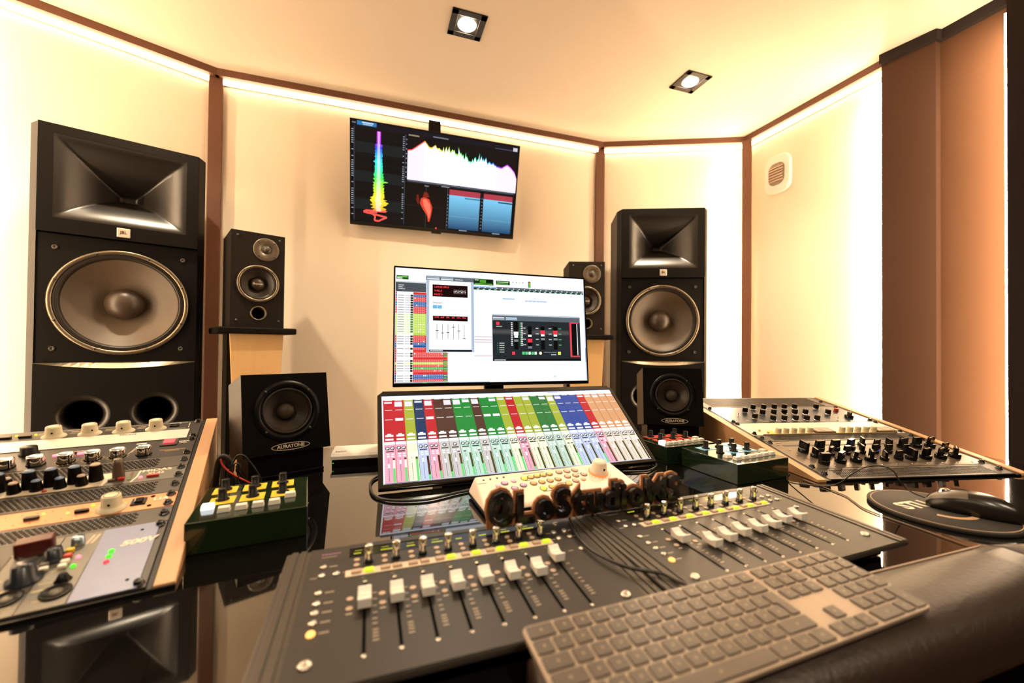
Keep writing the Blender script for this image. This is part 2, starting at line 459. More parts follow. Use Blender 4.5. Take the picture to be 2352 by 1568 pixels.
# upright light strips tucked behind posts and panels
def upright(x, y, label, sx, m_='ledv'):
    o = thing('led_strip', label, 'light strip', (x, y, 0.05), group='upright light strips')
    part('channel', MB().box(-0.006, 0.006, -0.004, 0.004, 0, 2.3), M['silver'], o)
    part('diffuser', MB().box(-0.006, 0.006, 0.0042, 0.010, 0, 2.3), M[m_], o)
    return o
for sx, sd in ((1, 'right'), (-1, 'left')):
    upright(sx * 1.955, 1.2842, 'upright warm light strip on the edge of the dark brown panel, %s wall' % sd, sx)
    upright(sx * 1.915, 0.8605, 'upright warm light strip on the shade-darkened wall edge, %s wall' % sd, sx, 'ledv2')
    o = upright(sx * 1.937, 2.083, 'upright warm light strip behind the post at the %s wall corner' % sd, sx)
    o.rotation_euler = (0, 0, R(66) * sx)

# ceiling downlights
def downlight(x, y, label):
    o = thing('ceiling_downlight', label, 'light', (x, y, ZC), group='square ceiling downlights')
    h = 0.075
    fr = MB()
    for a in range(4):
        fr.box(-h, h, -h, -h + 0.028, -0.006, 0.0, M3(rot=(0, 0, a * PI / 2)))
    part('frame', fr, M['gun'], o, bevel=0.002)
    bz = MB(); bz.box(-h + 0.028, h - 0.028, -h + 0.028, h - 0.028, -0.002, 0.0); part('plate', bz, M['gunl'], o)
    part('lens', MB().lathe([(0.040, -0.0022), (0.034, -0.008), (0, -0.010)], 24), M['lamp'], o)
    ld = bpy.data.lights.new('downlight_beam', 'SPOT')
    ld.energy = SPOT_W; ld.color = (1.0, 0.80, 0.55); ld.spot_size = R(120); ld.spot_blend = 0.9; ld.shadow_soft_size = 0.035
    lo = bpy.data.objects.new('beam', ld); C.objects.link(lo); lo.parent = o; lo.location = (0, 0, -0.02)
downlight(0.023, 1.743, 'square ceiling downlight nearest the television')
downlight(1.215, 1.733, 'square ceiling downlight nearest the white wall vent')
downlight(-1.17, 1.74, 'square ceiling downlight over the near tall loudspeaker')
for x, w in ((-1.17, 'left'), (0.023, 'middle'), (1.215, 'right')):  # unseen row, added behind the camera as front light for the desk
    downlight(x, -0.55, 'added square ceiling downlight behind the camera for front light, %s one' % w)

# white vent on the right wall
o = thing('wall_vent', 'white round-cornered vent with grey louvres on the right wall', 'vent', (2.01, 1.862, 2.145), (0, 0, -PI / 2))
def rrect(w, h, r, n=6):
    pts = []
    for cx, cy, a0 in ((w / 2 - r, h / 2 - r, 0), (-w / 2 + r, h / 2 - r, 90), (-w / 2 + r, -h / 2 + r, 180), (w / 2 - r, -h / 2 + r, 270)):
        for k in range(n + 1):
            a = R(a0 + 90 * k / n); pts.append((cx + r * math.cos(a), cy + r * math.sin(a)))
    return pts
part('cover', MB().prism(rrect(0.17, 0.235, 0.06), 0, 0.022, FWD), M['white'], o, bevel=0.006)
part('grille', MB().prism(rrect(0.105, 0.135, 0.04), 0.0222, 0.026, FWD), M['panelg'], o, bevel=0.002)
for k in range(6):
    part('louvre', MB().box(-0.045, 0.045, -0.031, -0.0262, -0.046 + k * 0.0165, -0.040 + k * 0.0165), M['tan'], o)

# ================================================================== DESK
ZD = 0.765
o = thing('studio_desk', 'glossy black studio desk with angled wings and a padded leather front edge', 'desk', (0, 0, 0))
seam = lambda y: 0.595 - (0.679 - y) * 0.28
ctr = [(-seam(0.24), 0.24), (-0.2065, 0.24), (-0.2065, 0.3465), (seam(0.3465), 0.3465), (seam(1.32), 1.32), (-seam(1.32), 1.32)]
part('centre_top', MB().prism(ctr, ZD - 0.04, ZD), M['desk'], o)
for sx in (1, -1):
    g = 0.0003; yf = 0.3465 if sx > 0 else 0.24
    w = [(sx * (seam(yf) + g), yf), (sx * (seam(1.32) + g), 1.32), (sx * 1.42, 1.16), (sx * 1.26, 0.18 if sx > 0 else 0.05)]
    part('wing_top', MB().prism(w, ZD - 0.04, ZD), M['desk'], o)
    part('leg_panel', MB().box(sx * 1.12 - 0.02, sx * 1.12 + 0.02, 0.42, 1.12, 0, ZD - 0.041), M['deskedge'], o)
    part('leg_panel', MB().box(sx * 0.5 - 0.02, sx * 0.5 + 0.02, 0.5, 1.2, 0, ZD - 0.041), M['deskedge'], o)
part('modesty_panel', MB().box(-1.1, 1.1, 1.125, 1.145, 0.1, ZD - 0.041), M['deskedge'], o)
# padded armrest: rounded section swept along x
sec = [(0.346, ZD - 0.038), (0.346, 0.786), (0.341, 0.793), (0.325, 0.797), (0.300, 0.7985), (0.275, 0.798), (0.256, 0.793), (0.243, 0.784), (0.236, 0.768), (0.240, 0.745), (0.255, 0.722), (0.285, 0.712), (0.330, 0.712), (0.333, 0.724)]
def armrest(xa0, xb0, dirm, name):
    mb = MB(); n = len(sec); ks = 14; vs = []
    for k in range(ks + 1):
        t = k / ks
        for (y, z) in sec:
            x0 = xa0(y); x1 = xb0(y); vs.append((x0 + (x1 - x0) * t, y, z))
    fs = [(k * n + i, k * n + (i + 1) % n, (k + 1) * n + (i + 1) % n, (k + 1) * n + i) for k in range(ks) for i in range(n)]
    fs += [tuple(range(n)), tuple(range(ks * n, ks * n + n))[::-1]]
    mb.add(vs, fs, dirm, True)
    return part(name, mb, M['leather'], o)
armrest(lambda y: -0.2055, lambda y: 0.495 - (0.348 - y) * 0.10, None, 'centre_armrest')
for sx in (1,):
    piv = Vector((sx * 0.4975, 0.348, 0))
    m = Matrix.Translation(piv) @ Matrix.Rotation(-sx * R(13.5), 4, 'Z') @ Matrix.Translation((0, -0.348, 0))
    armrest(lambda y: 0.001, lambda y: 0.78, m, 'wing_armrest')
st = MB()
st.tube([(x / 100, 0.3425, 0.7935) for x in range(-20, 50, 2)], 0.0011, 5)
part('stitching', st, M['tan'], o)

# ================================================================== SPEAKERS
def woofer_parts(o, cx, cz, y, r, cone, capm, rimm, deep=0.3, bolts=8, capr=0.30, rimw=0.925):
    m = Matrix.Translation((cx, y, cz)) @ FWD
    part('woofer_rim', MB().lathe([(r, 0.0), (r, 0.006), (r * 0.985, 0.010), (r * rimw, 0.010), (r * rimw, -0.002)], 64, m), rimm, o)
    s0 = rimw
    pr = [(r * s0, 0.004)]
    for k in range(4):
        a = s0 - (k + 0.5) * 0.022; pr.append((r * a, 0.004 + (0.004 if k % 2 == 0 else -0.002))); 
    pr.append((r * (s0 - 0.10), -0.004))
    part('surround', MB().lathe(pr, 64, m), M['surr'], o)
    c0 = s0 - 0.095
    part('cone', MB().lathe([(r * c0, -0.003), (r * (c0 * 0.7 + capr * 0.3), -r * deep * 0.42), (r * (c0 * 0.3 + capr * 0.7), -r * deep * 0.82), (r * capr * 0.95, -r * deep)], 64, m), cone, o)
    part('dust_cap', MB().lathe([(r * capr, -r * deep * 0.98), (r * capr * 0.97, -r * deep * 0.70), (r * capr * 0.75, -r * deep * 0.38), (r * capr * 0.4, -r * deep * 0.20), (0, -r * deep * 0.14)], 40, m), capm, o)
    me = None
    for k in range(bolts):
        a = 2 * PI * (k + 0.5) / bolts
        if me is None: me = MB().lathe([(r * 0.024, 0), (r * 0.024, 0.0025), (0, 0.003)], 8, FWD).mesh('screw', M['surr'])
        inst('screw', me, o, (cx + r * 0.955 * math.cos(a), y - 0.010, cz + r * 0.955 * math.sin(a)))

def tall_speaker(x, y, yaw, label):
    z0 = 0.585
    o = thing('tall_loudspeaker', label, 'loudspeaker', (x, y, z0), (0, 0, yaw), 'tall horn loudspeakers')
    Z = lambda z: z - z0
    cab = MB()
    sec = [(-0.2255, 0), (-0.248, 0.028), (-0.248, 0.26), (-0.20, 0.33), (0.20, 0.33), (0.248, 0.26), (0.248, 0.028), (0.2255, 0)]
    n = len(sec); top = Z(1.85)
    vs = [(a, b, 0) for a, b in sec] + [(a, b, top if b < 0.02 else top - 0.006) for a, b in sec]
    cab.add(vs, [(i, i + 1, n + i + 1, n + i) for i in range(n - 1)] + [tuple(range(n)), tuple(range(n, 2 * n))])
    part('cabinet', cab, M['cabside'], o)
    # baffles
    wb = MB(); holed(wb, -0.225, 0.225, Z(0.996), Z(1.458), 0, Z(1.221), 0.186, 0.004, 64, 0.03)
    part('woofer_baffle', wb, M['blkm'], o)
    hp = MB(); hy = -0.010
    hp.box(-0.2245, -0.186, hy, 0.006, Z(1.462), Z(1.848)); hp.box(0.186, 0.2245, hy, 0.006, Z(1.462), Z(1.848))
    hp.box(-0.186, 0.186, hy, 0.006, Z(1.815), Z(1.848)); hp.box(-0.186, 0.186, hy, 0.006, Z(1.462), Z(1.514))
    part('horn_panel', hp, M['hpanel'], o)
    N = 64; hz0, hz1 = Z(1.514), Z(1.815); cx, cz = 0.0, Z(1.652)
    vs = []
    for j in range(N + 1):
        for i in range(N + 1):
            u = -1 + 2 * i / N; v = -1 + 2 * j / N
            hxx = u * 0.186; zz = (cz + v * (hz1 - cz)) if v > 0 else (cz + v * (cz - hz0))
            e = max(abs(u) ** 1.30, abs(v))
            q = min(1, max(0, (e - 0.07) / 0.93))
            d = 0.15 * (1 - q) ** 1.75
            vs.append((hxx, hy + 0.0005 + d, zz))
    fs = [(j * (N + 1) + i, j * (N + 1) + i + 1, (j + 1) * (N + 1) + i + 1, (j + 1) * (N + 1) + i) for j in range(N) for i in range(N)]
    part('horn', MB().add(vs, fs, None, True), M['horn'], o)
    b = part('badge', MB().box(-0.019, 0.019, hy - 0.004, hy, Z(1.471), Z(1.506)), M['badge'], o, bevel=0.002, label='small silver maker badge')
    text('badge_lettering', 'JBL', 0.015, M['trim'], b, (0, hy - 0.0043, Z(1.489)), (PI / 2, 0, 0), off=0.0004, ext=0.0002)
    woofer_parts(o, 0, Z(1.221), 0.004, 0.20, M['cone'], M['cap'], M['rim'], 0.34, 8, 0.30)
    me = MB().lathe([(0.0085, 0), (0.0085, 0.003), (0.004, 0.0035), (0.004, 0.001), (0, 0.001)], 12, FWD).mesh('screw', M['gunl'])
    for sx, sz in ((-0.18, 1.410), (0.178, 1.410), (-0.182, 1.045), (0.176, 1.046)):
        inst('baffle_screw', me, o, (sx, 0.0038, Z(sz)))
    # lower panel with crescent ledge and two ports
    lp = MB(); k = 20
    ztop = lambda x: Z(0.993) - 0.021 * (1 - (x / 0.223) ** 2)
    yf = -0.014
    xs = [-0.223 + 0.446 * i / k for i in range(k + 1)]
    for a, bb in zip(xs, xs[1:]):
        lp.add([(a, yf, Z(0.90)), (bb, yf, Z(0.90)), (bb, yf, ztop(bb)), (a, yf, ztop(a))], [(0, 1, 2, 3)])
    for hx0, hx1, c in ((-0.223, 0, -0.1), (0, 0.223, 0.1)):
        holed(lp, hx0, hx1, Z(0.62), Z(0.90), c, Z(0.80), 0.075, yf, 40)
    lp.box(-0.2235, -0.223, yf, 0.004, Z(0.62), Z(0.993)); lp.box(0.223, 0.2235, yf, 0.004, Z(0.62), Z(0.993))
    lp.box(-0.2235, 0.2235, yf, 0.004, Z(0.60), Z(0.62))
    part('port_panel', lp, M['blkm'], o)
    cr = MB()
    for a, bb in zip(xs, xs[1:]):
        cr.add([(a, yf, ztop(a)), (bb, yf, ztop(bb)), (bb, 0.003, Z(0.9945)), (a, 0.003, Z(0.9945))], [(0, 1, 2, 3)])
    part('crescent_ledge', cr, M['rim'], o)
    for c in (-0.1, 0.1):
        m = Matrix.Translation((c, yf, Z(0.80))) @ FWD
        p = part('port_flare', MB().lathe([(0.0755, 0.0), (0.068, -0.001), (0.058, -0.008), (0.053, -0.022), (0.052, -0.10)], 40, m), M['horn'], o)
        part('port_bore', MB().lathe([(0.052, -0.1), (0, -0.1)], 40, m), M['hole'], p)
    # pedestal that carries it
    s = thing('loudspeaker_pedestal', 'dark pedestal under the ' + ('near' if x < 0 else 'far') + ' tall loudspeaker', 'stand', (x, y, 0), (0, 0, yaw), 'loudspeaker pedestals')
    part('base', MB().box(-0.25, 0.25, -0.02, 0.33, 0, 0.03), M['blkm'], s, bevel=0.003)
    part('column', MB().box(-0.19, 0.19, 0.04, 0.28, 0.03, z0 - 0.03), M['blkm'], s)
    part('top_plate', MB().box(-0.24, 0.24, 0.0, 0.32, z0 - 0.03, z0 - 0.0005), M['blkm'], s, bevel=0.003)
tall_speaker(-1.262, 1.967, R(19.84), 'tall black horn loudspeaker nearest the camera, behind the left rack')
tall_speaker(1.181, 1.90, R(-23.7), 'tall black horn loudspeaker at the far right of the monitors')

def shelf_speaker(x, y, yaw, label, slab):
    z0 = 1.140
    o = thing('bookshelf_speaker', label, 'speaker', (x, y, z0), (0, 0, yaw), 'black bookshelf speakers on wooden stands')
    W = 0.101; H = 0.411; D = 0.235
    c = MB(); c.add([(-W, 0, 0), (W, 0, 0), (W, D, 0), (-W, D, 0), (-W, 0, H), (W, 0, H), (W, D, H), (-W, D, H)], [(0, 1, 2, 3), (4, 5, 6, 7), (1, 2, 6, 5), (2, 3, 7, 6), (3, 0, 4, 7)])
    part('cabinet', c, M['ash'], o)
    f = MB(); holed(f, -W, W, 0.0, 0.110, 0.002, 0.062, 0.027, 0, 40); holed(f, -W, W, 0.110, 0.275, 0, 0.190, 0.073, 0, 48, 0.02)
    f.add([(-W, 0, 0.275), (W, 0, 0.275), (W, 0, H), (-W, 0, H)], [(0, 1, 2, 3)])
    part('front_baffle', f, M['ash'], o)
    m = Matrix.Translation((0.028, 0, 0.342)) @ FWD
    t = part('tweeter_plate', MB().lathe([(0.050, 0), (0.050, 0.003), (0.047, 0.004), (0.020, 0.004), (0.018, 0.001)], 40, m), M['gunl'], o, label='light grey tweeter plate')
    t.data.materials[0] = M['panelg']
    part('tweeter_dome', MB().lathe([(0.019, 0.001), (0.017, 0.006), (0.011, 0.004), (0.010, 0.008), (0.005, 0.012), (0, 0.013)], 24, m), M['cap'], o)
    me = MB().lathe([(0.003, 0), (0.003, 0.002), (0, 0.0025)], 8, FWD).mesh('screw', M['surr'])
    for k in range(4):
        a = PI / 4 + k * PI / 2; inst('tweeter_screw', me, o, (0.028 + 0.044 * math.cos(a), -0.004, 0.342 + 0.044 * math.sin(a)))
    woofer_parts(o, 0, 0.190, 0, 0.080, M['cone2'], M['cap'], M['rim'], 0.35, 4, 0.36, 0.86)
    text('cap_lettering', 'Bryston', 0.012, M['print'], o, (0, -0.0005 + 0.0035, 0.190), (PI / 2, 0, 0), ext=0.0002)
    m = Matrix.Translation((0.002, 0, 0.062)) @ FWD
    p = part('port_ring', MB().lathe([(0.031, 0), (0.031, 0.003), (0.027, 0.003), (0.025, -0.003), (0.025, -0.07)], 32, m), M['rim'], o)
    part('port_bore', MB().lathe([(0.025, -0.07), (0, -0.07)], 32, m), M['hole'], p)
    me = MB().lathe([(0.005, 0), (0.005, 0.002), (0, 0.002)], 10, FWD).mesh('grille_peg', M['cap'])
    for sx in (-0.078, 0.080):
        for sz in (0.03, 0.39): inst('grille_peg', me, o, (sx, 0, sz))
    s = thing('speaker_stand', slab, 'stand', (x, y, 0), (0, 0, yaw), 'wooden speaker stands')
    part('top_plate', MB().box(-0.150, 0.147, -0.035, 0.25, 1.112, 1.1395), M['blkm'], s, bevel=0.006)
    f = MB(); f.add([(-0.100, -0.002, 1.1118), (0.101, -0.002, 1.1118), (0.062, -0.002, 0.30), (-0.062, -0.002, 0.30), (-0.100, 0.018, 1.1118), (0.101, 0.018, 1.1118), (0.062, 0.018, 0.30), (-0.062, 0.018, 0.30)],
                   [(0, 1, 2, 3), (4, 7, 6, 5), (0, 4, 5, 1), (1, 5, 6, 2), (2, 6, 7, 3), (3, 7, 4, 0)])
    part('front_panel', f, M['birch'], s, bevel=0.002, label='pale birch tapered front panel')
    part('column', MB().box(-0.105, 0.06, 0.03, 0.17, 0.03, 1.1118), M['blk'], s)
    part('plinth', MB().box(-0.14, 0.14, -0.05, 0.26, 0, 0.03), M['blkm'], s, bevel=0.004)
    part('foot_block', MB().box(-0.062, 0.062, -0.002, 0.03, 0.03, 0.2995), M['birch'], s)
shelf_speaker(-0.823, 2.033, R(23.0), 'small black bookshelf speaker left of the television', 'wooden speaker stand left of the television')
shelf_speaker(0.788, 2.05, R(-18), 'small black bookshelf speaker half hidden behind the upright monitor', 'wooden speaker stand half hidden behind the upright monitor')

def cube_speaker(x, y, yaw, zb, tl, label, plab):
    o = thing('cube_speaker', label, 'speaker', (x, y, zb), (-tl, 0, yaw), 'black cube speakers on the desk')
    W = 0.091; H = 0.182; D = 0.165
    c = MB(); c.add([(-W, 0, 0), (W, 0, 0), (W, D, 0), (-W, D, 0), (-W, 0, H), (W, 0, H), (W, D, H), (-W, D, H)], [(0, 1, 2, 3), (4, 5, 6, 7), (1, 2, 6, 5), (2, 3, 7, 6), (3, 0, 4, 7)])
    part('cabinet', c, M['cabside'], o)
    f = MB(); holed(f, -W, W, 0, H, 0, 0.095, 0.056, 0, 48, 0.02); part('front_baffle', f, M['blkm'], o)
    m = Matrix.Translation((0, 0, 0.095)) @ FWD
    part('driver_frame', MB().lathe([(0.070, 0.0), (0.070, 0.0025), (0.056, 0.003), (0.0545, -0.002)], 56, m), M['blk'], o)
    part('surround', MB().lathe([(0.0545, -0.001), (0.052, 0.003), (0.049, 0.0035), (0.046, -0.003)], 56, m), M['surr'], o)
    part('cone', MB().lathe([(0.046, -0.003), (0.036, -0.011), (0.025, -0.019), (0.017, -0.024)], 56, m), M['cone2'], o)
    part('dust_cap', MB().lathe([(0.0185, -0.024), (0.018, -0.014), (0.0165, -0.010), (0.009, -0.006), (0, -0.005)], 32, m), M['cap2'], o)
    me = MB().lathe([(0.0035, 0), (0.0035, 0.002), (0, 0.0025)], 10, FWD).mesh('screw', M['surr'])
    for k in range(4):
        a = PI / 4 + k * PI / 2; inst('screw', me, o, (0.064 * math.cos(a), -0.0028, 0.095 + 0.064 * math.sin(a)))
    e = MB(); n = 40; vs = []
    for a_, b_ in ((0.0405, 0.0085), (0.0388, 0.0070)):
        vs += [(a_ * math.cos(2 * PI * i / n), -0.0004, b_ * math.sin(2 * PI * i / n)) for i in range(n)]
    e.add(vs, [(i, (i + 1) % n, n + (i + 1) % n, n + i) for i in range(n)], Matrix.Translation((0.004, 0, 0.0135)))
    b = part('logo_oval', e, M['print'], o)
    text('logo_lettering', 'AURATONE', 0.0105, M['print'], b, (0.004, -0.0004, 0.0135), (PI / 2, 0, 0), off=0.00035, ext=0.0002, sx=1.02)
    p = thing('speaker_pad', plab, 'pad', (x, y, ZD), (0, 0, yaw), 'pads under the cube speakers')
    SWP = Matrix(((0, 0, 1, 0), (1, 0, 0, 0), (0, 1, 0, 0), (0, 0, 0, 1)))
    zt = lambda yy: zb - ZD - yy * math.tan(tl) - 0.0006
    part('base', MB().box(-0.080, 0.080, 0.010, 0.155, 0.0004, 0.008), M['blk'], p, bevel=0.002)
    part('sloping_riser', MB().prism([(0.012, 0.0081), (0.150, 0.0081), (0.150, zt(0.150)), (0.012, zt(0.012))], -0.078, 0.078, SWP), M['blk'], p)
cube_speaker(-0.522, 1.055, R(24.0), 0.822, R(12.4), 'black cube speaker behind the yellow-labelled button box', 'black pad under the cube speaker by the yellow-labelled box')
cube_speaker(0.562, 1.070, R(-29.0), 0.825, R(11.0), 'black cube speaker behind the red-labelled button box', 'black pad under the cube speaker by the red-labelled box')

# ================================================================== SCREENS
def rainbow(t):
    stops = [(0, 'E03CFF'), (0.12, 'C030F0'), (0.17, '3040FF'), (0.25, '30B0FF'), (0.36, '30FFE0'), (0.5, '40FF60'), (0.62, 'C0FF30'), (0.72, 'FFF030'), (0.84, 'FFD030'), (0.90, 'FF6040'), (1.0, 'FF3A40')]
    for (a, ca), (b, cb) in zip(stops, stops[1:]):
        if t <= b:
            k = (t - a) / (b - a); x, y = hx(ca), hx(cb)
            return tuple(p + (q - p) * k for p, q in zip(x, y))
    return hx('FF3A40')

def television():
    w, h = 0.95, 0.542
    o = thing('television', 'flat television on the front wall showing an audio spectrum', 'television', (-0.48, 2.434, 1.74), (R(103.43), 0, R(-0.63)))
    part('housing', MB().box(0, w, 0, h, -0.030, 0), M['blk'], o, bevel=0.003)
    bz = MB(); b = 0.004
    bz.box(0, w, 0, 0.017, 0, 0.004); bz.box(0, w, h - b, h, 0, 0.004); bz.box(0, b, 0.017, h - b, 0, 0.004); bz.box(w - b, w, 0.017, h - b, 0, 0.004)
    part('bezel', bz, M['cabside'], o, bevel=0.001)
    part('logo_lip', MB().box(w * 0.47, w * 0.53, -0.010, 0.0, -0.010, 0.003), M['cabside'], o, bevel=0.002)
    part('standby_light', MB().cyl(w * 0.497, 0.022, 0.0003, 0.001, 0.004, n=10), M['lred'], o)
    p = PB(w, h)
    p.rect(0.004, 0.03, 0.996, 0.993, '020308', 1)
    p.rect(0.02, 0.93, 0.99, 0.985, '0A0A18', 2)
    p.rect(0.038, 0.95, 0.142, 0.987, '2A78B0', 3); p.words(0.065, 0.97, 0.06, 0.012, 'DDEEFF', 4, 1); p.words(0.07, 0.955, 0.05, 0.010, 'BBDDEE', 4, 2)
    p.words(0.012, 0.96, 0.02, 0.012, '888899', 3, 3); p.words(0.46, 0.945, 0.09, 0.010, '9090A0', 3, 4)
    p.words(0.84, 0.935, 0.11, 0.008, '505878', 3, 5); p.rect(0.957, 0.935, 0.985, 0.972, 'C8C8D8', 3); p.words(0.32, 0.925, 0.06, 0.012, 'B0A080', 3, 6)
    # left panel
    for k in range(3):
        y0 = 0.80 - k * 0.27
        p.rect(0.026, y0 - 0.10, 0.298, y0, '0E1618', 2)
        for j in range(9): p.rect(0.026, y0 - 0.012 * j, 0.298, y0 - 0.012 * j - 0.0015, '1E2C30', 3)
    for j in range(10): p.rect(0.026, 0.85 - j * 0.083, 0.298, 0.848 - j * 0.083, '182226', 2)
    for x in (0.021, 0.301): p.rect(x, 0.05, x + 0.003, 0.93, '404858', 3)
    for k in range(42):
        y = 0.9 - k * 0.0205
        if (k // 7) % 2 == 0 or k % 3 == 0:
            p.rect(0.008, y, 0.019, y + 0.008, '9AA0B0', 3); p.rect(0.288, y, 0.297, y + 0.008, '9AA0B0', 3)
    q = random.Random(5); n = 150
    ys = [0.915 - 0.86 * i / n for i in range(n + 1)]
    def wid(t):
        if t < 0.14: return (0.011, 0.011)
        if t < 0.45: return (0.014 + 0.010 * t + q.uniform(0, 0.006), 0.014 + 0.010 * t + q.uniform(0, 0.006))
        if t < 0.75: return (0.020 + q.uniform(0, 0.02) * t, 0.020 + q.uniform(0, 0.025) * t)
        return (0.022 + q.uniform(0, 0.03), 0.022 + q.uniform(0, 0.04))
    ws = [wid(i / n) for i in range(n + 1)]
    for a, dl, dr in ((0.33, 0.03, 0.02), (0.55, 0.02, 0.055), (0.735, 0.045, 0.03), (0.79, 0.035, 0.06), (0.815, 0.045, 0.045), (0.86, 0.02, 0.045)):
        i = int(a * n); ws[i] = (dl, dr); ws[i + 1] = (dl * 0.9, dr * 0.9)
    for i in range(n):
        t = i / n; c = rainbow(t)
        if t > 0.885: continue
        l0, r0 = ws[i]; l1, r1 = ws[i + 1]
        p.poly([(0.155 - l1, ys[i + 1]), (0.155 + r1, ys[i + 1]), (0.155 + r0, ys[i]), (0.155 - l0, ys[i])], c, 4)
        wc = tuple(min(1, 0.45 + 0.55 * v) for v in c)
        p.poly([(0.155 - l1 * 0.4, ys[i + 1]), (0.155 + r1 * 0.4, ys[i + 1]), (0.155 + r0 * 0.4, ys[i]), (0.155 - l0 * 0.4, ys[i])], wc, 5)
    rp = [(0.155, 0.165), (0.20, 0.155), (0.085, 0.150), (0.075, 0.135), (0.14, 0.118), (0.205, 0.098), (0.175, 0.072), (0.16, 0.055), (0.135, 0.06), (0.14, 0.10), (0.11, 0.145), (0.15, 0.14)]
    for a, bb in zip(rp, rp[1:]):
        dx, dy = bb[0] - a[0], bb[1] - a[1]; L = math.hypot(dx, dy) + 1e-9; nx, ny = -dy / L * 0.0045, dx / L * 0.009
        p.poly([(a[0] - nx, a[1] - ny), (bb[0] - nx, bb[1] - ny), (bb[0] + nx, bb[1] + ny), (a[0] + nx, a[1] + ny)], 'FF5A50', 4)
    # spectrum graph
    p.rect(0.306, 0.478, 0.996, 0.482, '303848', 2)
    for k in range(26): p.rect(0.33 + k * 0.025, 0.80, 0.3315 + k * 0.025, 0.91, '141A26', 2)
    for k in range(9): p.rect(0.306, 0.52 + 0.045 * k, 0.312, 0.53 + 0.045 * k, '8890A0', 3)
    pts = [(0.316, 0.791), (0.34, 0.80), (0.37, 0.84), (0.412, 0.899), (0.425, 0.875), (0.44, 0.845), (0.455, 0.845), (0.475, 0.875), (0.485, 0.845), (0.50, 0.85)]
    q = random.Random(9); x = 0.505
    base = [(0.5, 0.84), (0.55, 0.855), (0.60, 0.84), (0.66, 0.80), (0.70, 0.775), (0.73, 0.80), (0.76, 0.815), (0.80, 0.80), (0.84, 0.775), (0.87, 0.755), (0.89, 0.75), (0.925, 0.791), (0.95, 0.765), (0.975, 0.725), (0.989, 0.677)]
    def bf(x):
        for (a, ya), (b, yb) in zip(base, base[1:]):
            if x <= b: return ya + (yb - ya) * (x - a) / (b - a)
        return 0.677
    while x < 0.985:
        s = 0.03 if x < 0.8 else 0.012 if x < 0.86 else 0.0
        pts.append((x, bf(x) + q.uniform(-s, s))); x += 0.006
    for xx, yy in ((0.558, 0.885), (0.614, 0.89), (0.66, 0.85), (0.745, 0.865)): pts.append((xx, yy))
    pts = sorted(pts) + [(0.992, 0.66)]
    for (x0, y0), (x1, y1) in zip(pts, pts[1:]):
        t = (x0 - 0.316) / 0.68
        p.poly([(x0, 0.502), (x1, 0.502), (x1, y1 - 0.012), (x0, y0 - 0.012)], (0.95, 0.90 + 0.05 * math.sin(t * 3), 0.98) if 0.1 < t < 0.8 else (1.0, 0.86, 1.0), 3)
        p.poly([(x0, y0 - 0.012), (x1, y1 - 0.012), (x1, y1), (x0, y0)], rainbow(0.02 if t > 0.9 else max(0.02, 1 - t * 1.05)), 4)
    p.words(0.32, 0.488, 0.66, 0.007, '808898', 3, 8)
    # goniometer
    p.rect(0.306, 0.035, 0.558, 0.468, '010102', 2)
    p.rect(0.43, 0.04, 0.432, 0.465, '40464C', 3); p.rect(0.306, 0.25, 0.558, 0.252, '2C3034', 3); p.rect(0.558, 0.04, 0.561, 0.468, '404858', 3)
    p.poly([(0.40, 0.33), (0.42, 0.345), (0.45, 0.33), (0.47, 0.25), (0.465, 0.17), (0.455, 0.10), (0.447, 0.10), (0.44, 0.16), (0.415, 0.22), (0.395, 0.28)], 'E0402C', 4)
    p.poly([(0.41, 0.32), (0.43, 0.33), (0.455, 0.28), (0.462, 0.21), (0.452, 0.13), (0.44, 0.19), (0.42, 0.25)], 'FF7A60', 5)
    p.poly([(0.375, 0.36), (0.385, 0.37), (0.392, 0.30), (0.385, 0.26), (0.372, 0.31)], '70180E', 3); p.poly([(0.42, 0.40), (0.44, 0.39), (0.45, 0.35), (0.41, 0.34)], '802012', 3)
    p.words(0.42, 0.455, 0.025, 0.010, 'A0A0A0', 4, 12); p.words(0.52, 0.470, 0.05, 0.010, 'A0A0A0', 4, 13)
    # level boxes
    for x0, x1 in ((0.571, 0.764), (0.787, 0.977)):
        p.rect(x0, 0.40, x1, 0.457, 'B03A4C', 3)
        for k in range(16):
            t = k / 16; a = hx('7CC8F0'); b = hx('0A3A66')
            p.rect(x0, 0.40 - 0.348 * k / 16, x1, 0.40 - 0.348 * (k + 1) / 16, tuple(u + (v - u) * t for u, v in zip(a, b)), 3)
        p.rect(x0, 0.18, x1, 0.182, '90C8E0', 4); p.rect(x0 + (x1 - x0) * 0.5, 0.375, x1, 0.388, '3A7890' if x0 < 0.6 else '0C2C38', 4)
        for k in range(10): p.rect(x0 - 0.012, 0.08 + 0.035 * k, x0 - 0.006, 0.088 + 0.035 * k, '9098A8', 3)
        p.words(x0 + 0.07, 0.036, 0.05, 0.010, 'A0B0C0', 3, 20)
    p.build('screen_picture', M['tvpic'], o, loc=(0, 0, 0.0002))
    m = thing('television_mount', 'dark bracket holding the television to the wall', 'bracket', (0, 2.49, 0))
    part('ceiling_arm', MB().box(-0.055, 0.016, -0.048, -0.036, 2.20, 2.406), M['blk'], m)
    part('wall_plate', MB().box(-0.10, 0.06, -0.036, -0.0005, 1.95, 2.20), M['blk'], m)
    part('tilt_arm', MB().box(-0.03, -0.005, -0.108, -0.036, 2.08, 2.12), M['blk'], m)
television()

